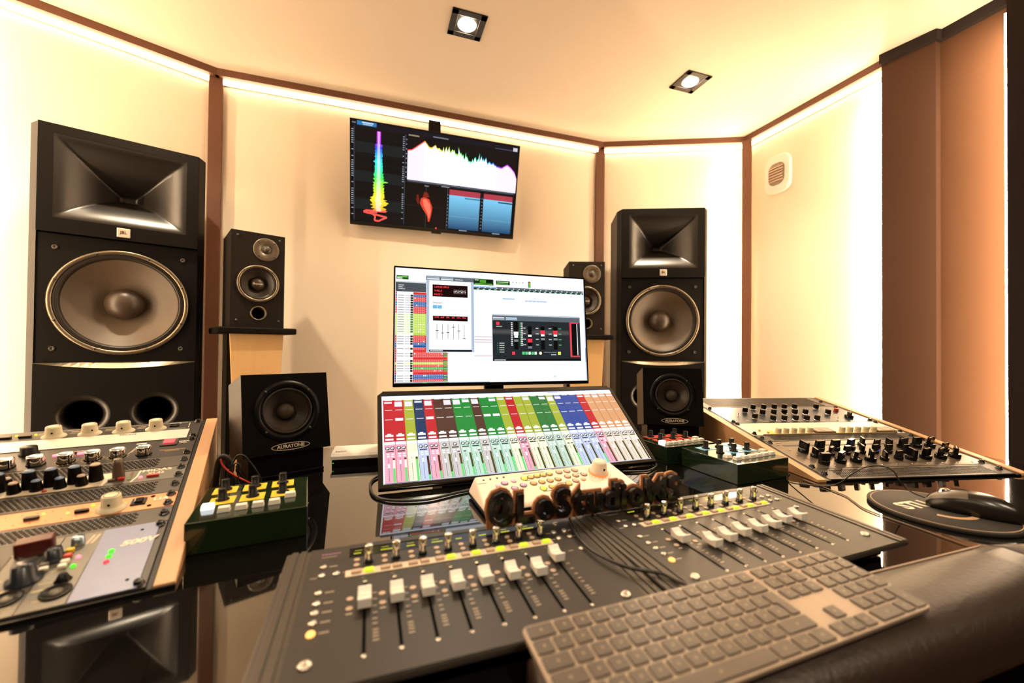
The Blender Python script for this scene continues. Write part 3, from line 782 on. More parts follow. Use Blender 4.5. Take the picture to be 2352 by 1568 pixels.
COL = {'r': 'D8342F', 'b': '1F5A9A', 'y': 'B9D24A', 'g': '4FA03A', 'd': '5A3A2C'}
def upper_monitor():
    w, h = 0.612, 0.3513
    o = thing('computer_monitor', 'upright monitor showing a recording session behind the tilted wide monitor', 'monitor', (-0.291, 1.197, 0.9515), (R(84.03), 0, R(-1.34)))
    part('housing', MB().box(0, w, 0, h, -0.028, 0.0), M['panelg'], o, bevel=0.003)
    bz = MB(); b = 0.0045
    bz.box(0.001, w - 0.001, 0.001, 0.010, 0, 0.0025); bz.box(0.001, w - 0.001, h - b - 0.001, h - 0.001, 0, 0.0025); bz.box(0.001, b, 0.010, h - b, 0, 0.0025); bz.box(w - b, w - 0.001, 0.010, h - b, 0, 0.0025)
    part('bezel', bz, M['blk'], o)
    # stand, behind the tilted monitor
    up = Matrix.Rotation(R(-84.03), 4, 'X')
    part('stand_neck', MB().box(w / 2 - 0.03, w / 2 + 0.03, 0.040, 0.055, -0.178, 0.12, up), M['blk'], o)
    part('stand_foot', MB().box(w / 2 - 0.13, w / 2 + 0.13, -0.015, 0.14, -0.1862, -0.178, up), M['blk'], o, bevel=0.002)
    p = PB(w, h)
    W_ = 'F4F6FA'
    p.rect(0.007, 0.026, 0.992, 0.985, W_, 1)
    # toolbar
    p.rect(0.013, 0.888, 0.068, 0.921, '1C5A14', 2); p.rect(0.016, 0.893, 0.040, 0.902, 'F0FFF0', 3); p.words(0.016, 0.906, 0.048, 0.008, '9AF06A', 3, 31)
    p.rect(0.384, 0.877, 0.486, 0.930, '14300E', 2); p.rect(0.415, 0.895, 0.447, 0.925, '4A9A2A', 3); p.words(0.39, 0.915, 0.02, 0.008, 'DDFFDD', 3, 32); p.rect(0.45, 0.9, 0.478, 0.925, '081408', 3); p.words(0.39, 0.882, 0.09, 0.008, '70D050', 3, 33)
    p.rect(0.500, 0.887, 0.573, 0.923, '14400E', 2); p.words(0.505, 0.907, 0.06, 0.009, 'C8F0B0', 3, 34); p.words(0.505, 0.892, 0.06, 0.008, '80D060', 3, 35)
    p.rect(0.673, 0.875, 0.686, 0.930, '0C3A10', 2); p.rect(0.676, 0.878, 0.683, 0.905, '50D040', 3); p.rect(0.676, 0.905, 0.683, 0.922, 'D8B030', 3)
    for k in range(4): p.disc(0.59 + k * 0.018, 0.915, 0.003, '7890A0' if k != 2 else 'A0E080', 2, 8, w / h)
    # rulers
    p.rect(0.384, 0.846, 0.988, 0.866, '5A646E', 2); p.rect(0.384, 0.833, 0.988, 0.846, '12382A', 2); p.rect(0.384, 0.856, 0.50, 0.866, 'A8D0F0', 3)
    for k in range(20): p.rect(0.40 + k * 0.030, 0.836, 0.412 + k * 0.030, 0.842, 'C0F0D0', 3); p.rect(0.41 + k * 0.030, 0.849, 0.415 + k * 0.030, 0.858, 'F0F0F0', 3)
    # track list
    p.rect(0.009, 0.785, 0.150, 0.862, '4A4F55', 2); p.words(0.022, 0.835, 0.025, 0.008, 'C8C8C8', 3, 36); p.words(0.022, 0.82, 0.02, 0.008, 'C8C8C8', 3, 37); p.words(0.022, 0.805, 0.03, 0.008, 'C8C8C8', 3, 38)
    p.rect(0.009, 0.862, 0.150, 0.872, 'C0C8CE', 2)
    rows = ['r', 'b', 'r', 'r', 'b', 'b', 'r', 'r', 'r'] + ['y'] * 9 + ['r', 'r', 'r', 'b', 'b', 'r', 'r', 'r', 'r', 'r', 'r', 'y', 'r', 'g', 'r', 'r', 'b', 'b', 'r']
    q = random.Random(3); y = 0.783; rh = 0.0201
    for i, c in enumerate(rows):
        y1 = y - rh; wide = y < 0.288
        x1 = 0.253 if wide else 0.151
        if y1 < 0.035: break
        p.rect(0.091, y1 + 0.0008, x1, y, COL[c], 2)
        p.rect(0.009, y1 + 0.001, 0.015, y - 0.001, COL[c], 3)
        light = 'EEF4D8' if c == 'y' else 'F2EEEE'
        p.rect(0.017, y1 + 0.0015, 0.090, y - 0.001, light, 2)
        blank = i in (0, 17, 22, 24, 27, 33)
        if not blank:
            p.words(0.020, y1 + 0.007, 0.028, 0.006, '707078', 3, 100 + i)
            for k in range(5): p.rect(0.053 + k * 0.005, y1 + 0.006, 0.0565 + k * 0.005, y1 + 0.014, 'B8B8C0' if c != 'y' else 'D8E4B0', 3)
            p.rect(0.078, y1 + 0.002, 0.089, y - 0.002, '2E2A16' if c != 'y' else '4C8A28', 3)
            for k in range(int((x1 - 0.096) / 0.0085)):
                if wide and 0.13 < k * 0.0085 < 0.155:
                    p.rect(0.096 + k * 0.0085, y1 + 0.003, 0.1035 + k * 0.0085, y - 0.003, 'F4F4F4', 3)
                else:
                    lc = tuple(min(1, 0.25 + v) for v in hx(COL[c])) if q.random() > 0.06 else (1, 1, 1)
                    p.rect(0.096 + k * 0.0085, y1 + 0.005, 0.1015 + k * 0.0085, y - 0.005, lc, 3)
            if wide: p.rect(0.231, y1 + 0.003, 0.252, y - 0.003, '123C12', 4); p.words(0.233, y1 + 0.006, 0.017, 0.007, 'B0F090', 5, i)
        y = y1
    p.rect(0.009, 0.026, 0.26, 0.036, '70767E', 2); p.rect(0.26, 0.028, 0.46, 0.034, '8A9AA6', 2); p.rect(0.135, 0.028, 0.155, 0.034, '60C040', 3)
    for yy in (0.76, 0.73, 0.60, 0.50, 0.44, 0.40, 0.36, 0.28, 0.22, 0.15): p.rect(0.384, yy, 0.988, yy + 0.0012, 'DFE6EC', 2)
    for k in range(9): p.rect(0.535 + k * 0.007, 0.757, 0.540 + k * 0.007, 0.768, '7FA8D0', 3)
    for k in range(17): p.rect(0.655 + k * 0.007, 0.742 + 0.002 * (k % 3), 0.660 + k * 0.007, 0.756, '8CB0D8', 3)
    for yy in (0.415, 0.39, 0.37, 0.25): p.words(0.385, yy, 0.09, 0.006, 'B88088', 3, int(yy * 1000))
    p.rect(0.986, 0.03, 0.992, 0.86, 'C6D4E6', 2); p.rect(0.987, 0.2, 0.991, 0.33, '7890A8', 3); p.words(0.80, 0.065, 0.015, 0.012, 'A8C8E0', 3, 40)
    # reverb window
    p.rect(0.151, 0.286, 0.384, 0.940, 'A9BACB', 4); p.rect(0.151, 0.895, 0.384, 0.930, '5B646C', 5); p.rect(0.151, 0.930, 0.384, 0.941, 'DDE2E6', 5)
    for x in (0.155, 0.222): p.rect(x, 0.900, x + 0.060, 0.912, 'D4DCE4', 6); p.rect(x, 0.915, x + 0.060, 0.926, '9AA6B0', 6)
    p.words(0.29, 0.905, 0.04, 0.008, 'E0E4E8', 6, 41)
    p.rect(0.165, 0.305, 0.370, 0.893, 'FDFDFD', 5); p.rect(0.165, 0.288, 0.372, 0.304, '0E1418', 5); p.words(0.17, 0.292, 0.06, 0.008, 'C0D0D0', 6, 42)
    p.rect(0.181, 0.755, 0.353, 0.858, '160306', 6); p.rect(0.183, 0.549, 0.352, 0.590, '160306', 6)
    for k in range(10):
        p.rect(0.285 + k * 0.0062, 0.785, 0.2858 + k * 0.0062, 0.822, 'F0E0E0', 7); p.rect(0.2835 + k * 0.0062, 0.798 + 0.004 * (k % 3), 0.2875 + k * 0.0062, 0.803 + 0.004 * (k % 3), 'FFFFFF', 8)
    p.rect(0.182, 0.652, 0.203, 0.681, '66B4E2', 6); p.rect(0.205, 0.652, 0.226, 0.681, '66B4E2', 6)
    for k in range(6):
        for j in range(3): p.disc(0.205 + k * 0.026, 0.700 - j * 0.038, 0.0012, '9090A0', 6, 6, w / h) if (j or k > 2) else None
    p.rect(0.25, 0.640, 0.353, 0.643, 'D0D0D4', 6); p.rect(0.185, 0.602, 0.353, 0.605, 'D0D0D4', 6)
    kn = [0.465, 0.445, 0.450, 0.497, 0.465, 0.400]
    for k in range(6):
        x = 0.2025 + k * 0.0263
        p.rect(x - 0.001, 0.396, x + 0.001, 0.518, '5A6268', 6); p.rect(x - 0.007, kn[k] - 0.003, x + 0.007, kn[k] + 0.003, '2E3438', 7)
        p.rect(x - 0.010, 0.340, x + 0.010, 0.370, 'E4E4E8', 6); p.rect(x - 0.009, 0.343, x + 0.009, 0.370, 'FFFFFF', 7)
    # fader plug-in window
    p.rect(0.477, 0.210, 0.961, 0.622, '22282C', 4); p.rect(0.477, 0.566, 0.961, 0.610, '59636B', 5); p.rect(0.477, 0.610, 0.961, 0.622, 'B8C0C8', 5); p.rect(0.477, 0.210, 0.961, 0.230, '0A0E10', 5)
    p.rect(0.481, 0.585, 0.540, 0.596, 'D4DCE4', 6); p.rect(0.548, 0.585, 0.607, 0.596, 'C4D4E4', 6); p.rect(0.548, 0.572, 0.607, 0.582, 'A8C4DC', 6); p.rect(0.481, 0.572, 0.540, 0.582, '98A4AC', 6)
    for k in range(9): p.rect(0.478, 0.44 + 0.006 * k, 0.895, 0.446 + 0.006 * k, tuple(0.022 + 0.05 * math.sin(PI * (k + 0.5) / 9) for _ in range(3)), 5)
    p.words(0.485, 0.215, 0.06, 0.008, 'D0D8D8', 6, 43)
    p.rect(0.497, 0.527, 0.514, 0.553, 'F03848', 6); p.words(0.497, 0.510, 0.03, 0.007, 'C0C0C0', 6, 44)
    for k in range(13):
        yy = 0.543 - k * 0.0165; p.rect(0.574, yy, 0.583, yy + 0.009, 'D8D8D8', 6); p.rect(0.621, yy, 0.624, yy + 0.009, '40C060', 6); p.rect(0.627, yy, 0.637, yy + 0.009, 'D8D8D8', 6)
    for x, yt, cy, cc in ((0.601, 0.561, 0.455, 'FAFAFA'), (0.675, 0.521, 0.395, 'E83848'), (0.746, 0.522, 0.472, 'E83848'), (0.817, 0.522, 0.472, 'E83848')):
        p.rect(x - 0.011, 0.312, x + 0.011, yt, '050708', 6); p.rect(x - 0.011, cy - 0.075, x + 0.011, cy - 0.055, '7A8288', 7)
        p.rect(x - 0.012, cy - 0.020, x + 0.012, cy + 0.014, cc, 8); p.rect(x - 0.010, cy - 0.040 if x != 0.675 else cy + 0.03, x + 0.010, cy - 0.021 if x != 0.675 else cy + 0.05, 'E8ECEC', 7)
    for x in (0.638, 0.708, 0.780, 0.835):
        for yy in (0.50, 0.45, 0.40, 0.35): p.words(x, yy, 0.016, 0.008, 'D0D0D0' if x < 0.8 else '60C070', 6, int(x * 900 + yy * 100))
    for k in range(5): p.words(0.512, 0.362 - 0.0195 * k, 0.026, 0.007, 'D0D8D0', 6, 50 + k); p.disc(0.503, 0.365 - 0.0195 * k, 0.002, '50C070', 6, 6, w / h)
    p.rect(0.578, 0.265, 0.593, 0.292, 'F04050', 6)
    for k in range(5): p.rect(0.632 + k * 0.0165, 0.266, 0.645 + k * 0.0165, 0.292, '60D080' if k != 2 and k != 4 else 'D0F0D8', 6)
    p.disc(0.731, 0.279, 0.008, 'F0F0C0', 6, 12, w / h); p.rect(0.75, 0.285, 0.82, 0.289, '8A9298', 6); p.rect(0.828, 0.265, 0.845, 0.293, 'E0F060', 6); p.words(0.79, 0.262, 0.028, 0.008, 'D0D0D0', 6, 60)
    p.rect(0.900, 0.245, 0.910, 0.566, 'E04050', 6); p.rect(0.900, 0.555, 0.952, 0.566, 'E04050', 6); p.rect(0.900, 0.245, 0.955, 0.256, 'E04050', 6); p.rect(0.913, 0.262, 0.940, 0.552, '060808', 6); p.rect(0.941, 0.262, 0.945, 0.552, 'F4F8FA', 7)
    p.build('screen_picture', M['screen'], o, loc=(0, 0, 0.0004))
    red = M['lred']
    for s, x, yy, sz in (('LARGE HALL', 0.226, 0.838, 0.0078), ('HALLS', 0.2085, 0.805, 0.0078), ('PAGE 1', 0.2085, 0.773, 0.0078)):
        text('screen_lettering', s, sz, red, o, (x * w, yy * h, 0.0011), ext=0.00005)
    for k, s in enumerate(('RTM', 'SHP', 'SPR', 'SIZ', 'HFC', 'PDL')):
        text('screen_lettering', s, 0.0065, red, o, ((0.2015 + k * 0.0265) * w, 0.577 * h, 0.0011), ext=0.00005)
    text('screen_lettering', 'lexicon', 0.0095, M['gun'], o, (0.205 * w, 0.703 * h, 0.0010), ext=0.00005)
upper_monitor()

def lower_monitor():
    w, h = 0.686, 0.282
    o = thing('widescreen_monitor', 'wide monitor tilted back on the desk showing a colourful mixer', 'monitor', (-0.329, 0.879, 0.775), (R(38.34), 0, R(0.82)))
    part('housing', MB().prism([(0.0, 0.0), (w, 0.0), (w, h - 0.012), (w - 0.012, h), (0.012, h), (0, h - 0.012)], -0.011, 0.0), M['blkg'], o, bevel=0.002)
    bz = MB(); b = 0.011
    bz.box(0.001, w - 0.001, 0.001, 0.009, 0, 0.002); bz.box(0.012, w - 0.012, h - 0.016, h - 0.001, 0, 0.002); bz.box(0.001, 0.0095, 0.009, h - 0.014, 0, 0.002); bz.box(w - 0.0095, w - 0.001, 0.009, h - 0.014, 0, 0.002)
    part('bezel', bz, M['blkg'], o)
    text('logo_lettering', 'LG', 0.007, M['panelg'], o, (w * 0.505, h - 0.0085, 0.0022), (0, 0, PI), ext=0.0001)
    part('back_stand', MB().box(w / 2 - 0.10, w / 2 + 0.10, 0.02, 0.06, -0.022, -0.0112), M['blk'], o)
    sb = MB().prism([(0.045, -0.0096), (0.20, -0.0096), (0.20, 0.120), (0.06, 0.012)], 0.14, w - 0.14, Matrix.Rotation(R(-38.34), 4, 'X') @ Matrix(((0, 0, 1, 0), (1, 0, 0, 0), (0, 1, 0, 0), (0, 0, 0, 1))))
    part('wedge_base', sb, M['blk'], o)
    p = PB(w, h)
    p.rect(0.015, 0.036, 0.985, 0.940, 'EEF2FA', 1)
    p.rect(0.015, 0.905, 0.985, 0.938, 'F8FAFF', 2); p.rect(0.015, 0.936, 0.985, 0.941, '90B0E0', 2); p.words(0.68, 0.922, 0.05, 0.008, '8090C0', 3, 1)
    seq = 'r r y n r w w g g w g g y r y y e e y b b b r o o o o'.split()
    cm = {'r': 'C4242E', 'y': 'A8B43A', 'n': '14365F', 'w': '54352A', 'g': '1F8A38', 'e': '2E7A3A', 'b': '2E4C9E', 'o': 'DDA070'}
    lt = {'r': 'EFA8BC', 'y': 'EEF0D0', 'n': 'C4D0EA', 'w': 'CFC8C4', 'g': 'BFE0CE', 'e': 'C4DCCA', 'b': 'C6D2F0', 'o': 'F0DCCB'}
    n = len(seq); x0 = 0.020; sw = (0.985 - x0) / n; q = random.Random(4)
    for i, c in enumerate(seq):
        a, b = x0 + i * sw, x0 + (i + 1) * sw
        p.rect(a, 0.42, b - 0.001, 0.888, cm[c], 2); p.rect(a, 0.036, b - 0.001, 0.42, lt[c], 2)
        p.rect(b - 0.0012, 0.036, b, 0.888, cm[c] if c in 'rg' else '403830', 3)
        for yy in (0.880, 0.765, 0.655):
            p.words(a + sw * 0.15, yy, sw * 0.7, 0.008, 'F4F0F0', 4, i * 7 + int(yy * 100))
        for k in range(26): p.rect(a + 0.001, 0.87 - k * 0.0135, b - 0.002, 0.8685 - k * 0.0135, tuple(v * 0.8 for v in hx(cm[c])), 3)
        if q.random() < 0.55: p.rect(a + sw * 0.1, 0.868 - q.choice((0.02, 0.035, 0.06)), b - sw * 0.15, 0.868, 'E8E4EA', 4)
        if i in (1, 4, 10, 11): p.rect(a + sw * 0.1, 0.655 - 0.01, b - sw * 0.15, 0.675, 'F0ECEE', 4)
        p.rect(a + sw * 0.12, 0.475, b - sw * 0.15, 0.495, 'FFFFFF', 4); p.rect(a + sw * 0.3, 0.495, b - sw * 0.35, 0.507, 'FFFFFF', 4); p.rect(a + sw * 0.12, 0.438, b - sw * 0.15, 0.456, 'FFFFFF', 4)
        p.rect(a + 0.001, 0.395, b - 0.0015, 0.424, 'FBFBFD', 4)
        one = c == 'w' or i == 17
        if c != 'y' or i > 3:
            for k in ((0.5,) if one else (0.28, 0.72)):
                p.disc(a + sw * k, 0.360, sw * 0.20, '2A2E34', 4, 12, w / h); p.disc(a + sw * k, 0.360, sw * 0.13, 'E8ECF0', 5, 10, w / h); p.rect(a + sw * k, 0.350, a + sw * (k + 0.12), 0.356, '2A2E34', 6)
            p.rect(a + sw * 0.15, 0.322, b - sw * 0.18, 0.333, '2C3A26', 4)
        for k in (0.2, 0.6):
            p.rect(a + sw * k, 0.296, a + sw * (k + 0.25), 0.308, 'F4F2F4', 4); p.rect(a + sw * k, 0.275, a + sw * (k + 0.25), 0.287, 'F4F2F4' if q.random() > 0.2 else '705060', 4)
        fx = a + sw * 0.36; p.rect(fx - 0.0006, 0.055, fx + 0.0006, 0.262, '50565C', 4)
        fy = q.uniform(0.19, 0.235); p.rect(fx - 0.0035, fy - 0.018, fx + 0.0035, fy + 0.018, 'F6F8FA', 5); p.rect(fx - 0.0035, fy - 0.001, fx + 0.0035, fy + 0.001, '70787E', 6)
        for k in range(9): p.rect(a + sw * 0.10, 0.07 + 0.021 * k, a + sw * 0.18, 0.074 + 0.021 * k, 'F8F8F8' if c == 'r' else 'A0A8A8', 4)
        mx0, mx1 = a + sw * 0.70, a + sw * 0.90
        p.rect(mx0, 0.045, mx1, 0.262, '4A4A1E' if i > 4 else '4E2A14', 4)
        lv = 0.24 if i < 3 else q.uniform(0.06, 0.2) if i in (2, 3, 4, 5, 6, 7, 8, 10, 11, 12, 13, 18, 21) else 0.045
        if lv > 0.05: p.rect(mx0, 0.045, mx1, lv, '6FD77C', 5); p.rect(mx0, lv, mx1, lv + 0.006, '2C7A20', 5)
        if i in (0, 1): p.rect(mx0, 0.17, mx1, 0.245, 'F0EADC', 6)
    p.rect(0.015, 0.036, 0.985, 0.043, 'B8BED6', 5); p.rect(0.02, 0.037, 0.12, 0.042, '505A68', 6)
    p.build('screen_picture', M['screen'], o, loc=(0, 0, 0.0004))
lower_monitor()

# ================================================================== CONTROL SURFACES
mm = 0.001
def lathe_mesh(name, prof, n, material, m=None):
    return MB().lathe([(r * mm, z * mm) for r, z in prof], n, m).mesh(name, material)
ME = {}
ME['enc'] = lathe_mesh('encoder_knob', [(4.6, 0), (4.6, 6), (5.0, 7), (5.0, 15), (4.5, 16.5), (0, 16.8)], 20, M['chrome'])
ME['encs'] = lathe_mesh('encoder_skirt', [(6.0, 0), (6.0, 1.2), (5.2, 1.8), (5.2, 5.5), (0, 5.5)], 20, M['blkg'])
ME['rbtn'] = lathe_mesh('round_button', [(4.2, 0), (4.2, 1.2), (3.4, 2.2), (0, 2.5)], 14, M['steel'])
ME['rbtnl'] = lathe_mesh('round_button', [(4.2, 0), (4.2, 1.2), (3.4, 2.2), (0, 2.5)], 14, M['lamb'])
ME['bscr'] = lathe_mesh('screw', [(6.2, 0), (6.0, 1.6), (4.6, 2.6), (2.2, 2.7), (1.6, 1.4), (0, 1.4)], 18, M['steel'])
ME['sscr'] = lathe_mesh('slot_screw', [(2.5, 0), (2.3, 0.7), (0, 0.9)], 10, M['steel'])
ME['oval'] = MB().prism([(x * mm, y * mm) for x, y in [(3.6 * math.cos(2 * PI * k / 14), 3.2 * math.sin(2 * PI * k / 14)) for k in range(14)]], 0, 1.0 * mm).mesh('soft_button', M['tan'])
def fader_cap_mesh():
    mb = MB(); L = 24.0; prof = []
    for k in range(13):
        t = -1 + 2 * k / 12; y = t * L / 2
        z = 15.0 - 5.2 * (1 - t * t) ** 1.2 - (1.5 if abs(t) > 0.97 else 0)
        prof.append((y, z))
    poly = [(-L / 2 + 0.6, 3.0)] + prof + [(L / 2 - 0.6, 3.0)]
    mb.prism([(y * mm, z * mm) for y, z in poly], -6.9 * mm, 6.9 * mm, Matrix(((0, 0, 1, 0), (1, 0, 0, 0), (0, 1, 0, 0), (0, 0, 0, 1))))
    mb.box(-1.0 * mm, 1.0 * mm, -4 * mm, 4 * mm, 0.2 * mm, 3 * mm)
    return mb.mesh('fader_cap', M['white'])
ME['cap'] = fader_cap_mesh()
ME['capline'] = MB().box(-6.0 * mm, 6.0 * mm, -0.35 * mm, 0.35 * mm, 9.7 * mm, 10.05 * mm).mesh('cap_line', M['tan'])
ME['slot'] = MB().box(-1.6 * mm, 1.6 * mm, 2.5 * mm, 110.5 * mm, 0.05 * mm, 0.35 * mm).mesh('fader_slot', M['hole'])
def key_mesh(name, w, d, h, material):
    return MB().add([(-w / 2, -d / 2, 0), (w / 2, -d / 2, 0), (w / 2, d / 2, 0), (-w / 2, d / 2, 0), (-w / 2 * .86, -d / 2 * .8, h), (w / 2 * .86, -d / 2 * .8, h), (w / 2 * .86, d / 2 * .8, h), (-w / 2 * .86, d / 2 * .8, h)],
                    [(0, 3, 2, 1), (4, 5, 6, 7), (0, 1, 5, 4), (1, 2, 6, 5), (2, 3, 7, 6), (3, 0, 4, 7)]).mesh(name, material)
ME['sbt'] = key_mesh('strip_button', 11.5 * mm, 7.5 * mm, 2.6 * mm, M['tan'])
ME['sbg'] = key_mesh('strip_button', 11.5 * mm, 7.5 * mm, 2.6 * mm, M['ggrn'])

def control_surface(loc, yaw, tilt, thick, caps, green, label, words):
    o = thing('control_surface', label, 'mixer', loc, (R(tilt), 0, R(yaw)), 'fader control surfaces')
    X0, X1, Y0, Y1 = -94.5 * mm, 323.5 * mm, -27 * mm, 201 * mm
    ox = (X0 + X1) / 2
    part('body', MB().box(X0, X1, Y0, Y1, -0.009, -0.0012), M['gunl'], o, bevel=0.002)
    part('underside', MB().box(X0 + 0.02, X1 - 0.02, Y0 + 0.022, Y1 - 0.012, -thick, -0.0091), M['blk'], o)
    part('face_panel', MB().box(-66 * mm, 298 * mm, Y0 + 1 * mm, 168.5 * mm, -0.0011, 0.0), M['face'], o)
    top = MB(); top.box(-66 * mm, -19.5 * mm, 168.8 * mm, Y1 - 1 * mm, -0.0011, 0.0); top.box(242.5 * mm, 298 * mm, 168.8 * mm, Y1 - 1 * mm, -0.0011, 0.0)
    top.box(-19.5 * mm, 242.5 * mm, 190.5 * mm, Y1 - 1 * mm, -0.0011, 0.0006)
    part('rear_panel', top, M['face'], o)
    for sx in (-88, -78, 304, 314):
        part('side_rib', MB().box(sx * mm, (sx + 7) * mm, Y0 + 0.5 * mm, Y1 - 0.5 * mm, -0.0011, 0.0005), M['gunl'], o, bevel=0.0005)
    d = part('display', MB().box(-19 * mm, 242 * mm, 169 * mm, 190 * mm, -0.0011, -0.0001), M['blkg'], o)
    p = PB(1, 1)
    q = random.Random(words)
    for k in range(8):
        x = (-16 + 33.2 * k) * mm
        if q.random() < 0.8:
            cx = x + 2 * mm
            for j in range(q.randint(4, 8)): p.rect(cx, 0.1765, cx + 1.5 * mm, 0.1785, 'E8E020', 1); cx += 2.2 * mm
        if q.random() < 0.5: p.rect(x + 3 * mm, 0.1835, x + 12 * mm, 0.1845, 'B8B018', 1)
    p.build('display_lettering', M['lcd'], d)
    st = part('button_strip', MB().box(-22 * mm, 246 * mm, 126.5 * mm, 139.5 * mm, 0.0001, 0.0008), M['strip'], o)
    for k in range(8):
        x = 33.2 * k * mm
        e = inst('encoder_knob', ME['enc'], o, (x + 4 * mm, 0.153, 0.0055)); inst('skirt', ME['encs'], e, (0, 0, -0.0054))
        inst('strip_button', ME['sbt'], o, (x - 10 * mm, 0.133, 0.0009)); inst('strip_button', ME['sbg'] if k in green else ME['sbt'], o, (x + 4.5 * mm, 0.133, 0.0009))
        inst('soft_button', ME['oval'], o, (x - 10 * mm, 0.161, 0.0001)); inst('soft_button', ME['oval'], o, (x - 10 * mm, 0.149, 0.0001))
        inst('soft_button', ME['oval'], o, (x - 15 * mm, 0.0845, 0.0001)); inst('soft_button', ME['oval'], o, (x - 15 * mm, 0.0685, 0.0001))
        inst('fader_slot', ME['slot'], o, (x, 0, 0)); inst('slot_screw', ME['sscr'], o, (x, 0, 0)); inst('slot_screw', ME['sscr'], o, (x, 0.113, 0))
        c = inst('fader_cap', ME['cap'], o, (x, caps[k] * mm, 0.0), bevel=0.0007); inst('cap_line', ME['capline'], c)
    for x, y, lit in ((-48, 155, 0), (-48, 137, 0), (-32, 137, 0), (-48, 104, 0), (-48, 86, 0), (-48, 71, 0), (-48, 56, 0), (-48, 41, 1), (272, 177, 0), (258, 154, 0), (275, 154, 0), (258, 137, 0), (275, 137, 0), (276, 104, 0)):
        inst('round_button', ME['rbtnl' if lit else 'rbtn'], o, (x * mm, y * mm, 0))
    for x in (-48, 277):
        inst('corner_screw', ME['bscr'], o, (x * mm, 3 * mm, 0))
    p = PB(1, 1)
    for k in range(8):
        x = (33.2 * k + 8) * mm
        for y in (88, 77, 66, 55, 46, 39): p.words(x, y * mm, 4.5 * mm, 1.6 * mm, 'B8A48C', 1, k * 9 + y)
        for y in (30, 25.5, 21, 16): p.words(x, y * mm, 5.5 * mm, 1.6 * mm, 'B8A48C', 1, k * 7 + int(y))
        p.words((33.2 * k - 4) * mm, 120 * mm, 4 * mm, 1.3 * mm, '8A7A66', 1, k)
        p.words((33.2 * k - 12) * mm, 154 * mm, 4 * mm, 1.0 * mm, 'A89880', 1, k + 3)
        p.rect((33.2 * k - 18) * mm, 60 * mm, (33.2 * k - 12) * mm, 62 * mm, 'B0A08A', 1)
    for y in (155, 104, 86, 71, 56, 41): p.words(-41 * mm, (y - 1) * mm, 9 * mm, 2 * mm, 'B0A08C', 1, y)
    for x, y in ((246, 153), (281, 154), (246, 136), (281, 137), (257, 103), (-60, 134), (-25, 137)): p.words(x * mm, y * mm, 7 * mm, 1.6 * mm, 'B0A08C', 1, x + y)
    p.words(-52 * mm, 183 * mm, 22 * mm, 3.2 * mm, '8A5A78', 1, 2); p.words(-52 * mm, 177 * mm, 18 * mm, 1.6 * mm, '9A8C80', 1, 4)
    p.build('panel_print', M['inkp'], o, loc=(0, 0, 0.00015))
    for x in (X0 + 0.04, X1 - 0.04):
        for y in (Y0 + 0.04, Y1 - 0.03):
            b = loc[2] - thick * math.cos(R(tilt)) + y * math.sin(R(tilt)) - ZD - 0.0006
            if b > 0.0015: part('rubber_foot', MB().cyl(x, y, -thick - b * 0.97, -thick, 0.008, n=12), M['blk'], o)
    return o
control_surface((-0.345, 0.391, 0.792), 0.715, 2.64, 0.0245, [72, 72, 72, 72, 72, 72, 70, 91], {0, 3, 4, 5, 6, 7}, 'dark grey fader control surface nearest the left rack', 1)
control_surface((0.0745, 0.395, 0.797), 2.5, 1.91, 0.030, [77, 53, 58, 63, 63, 66, 73, 72], set(range(8)), 'dark grey fader control surface nearest the mouse', 5)

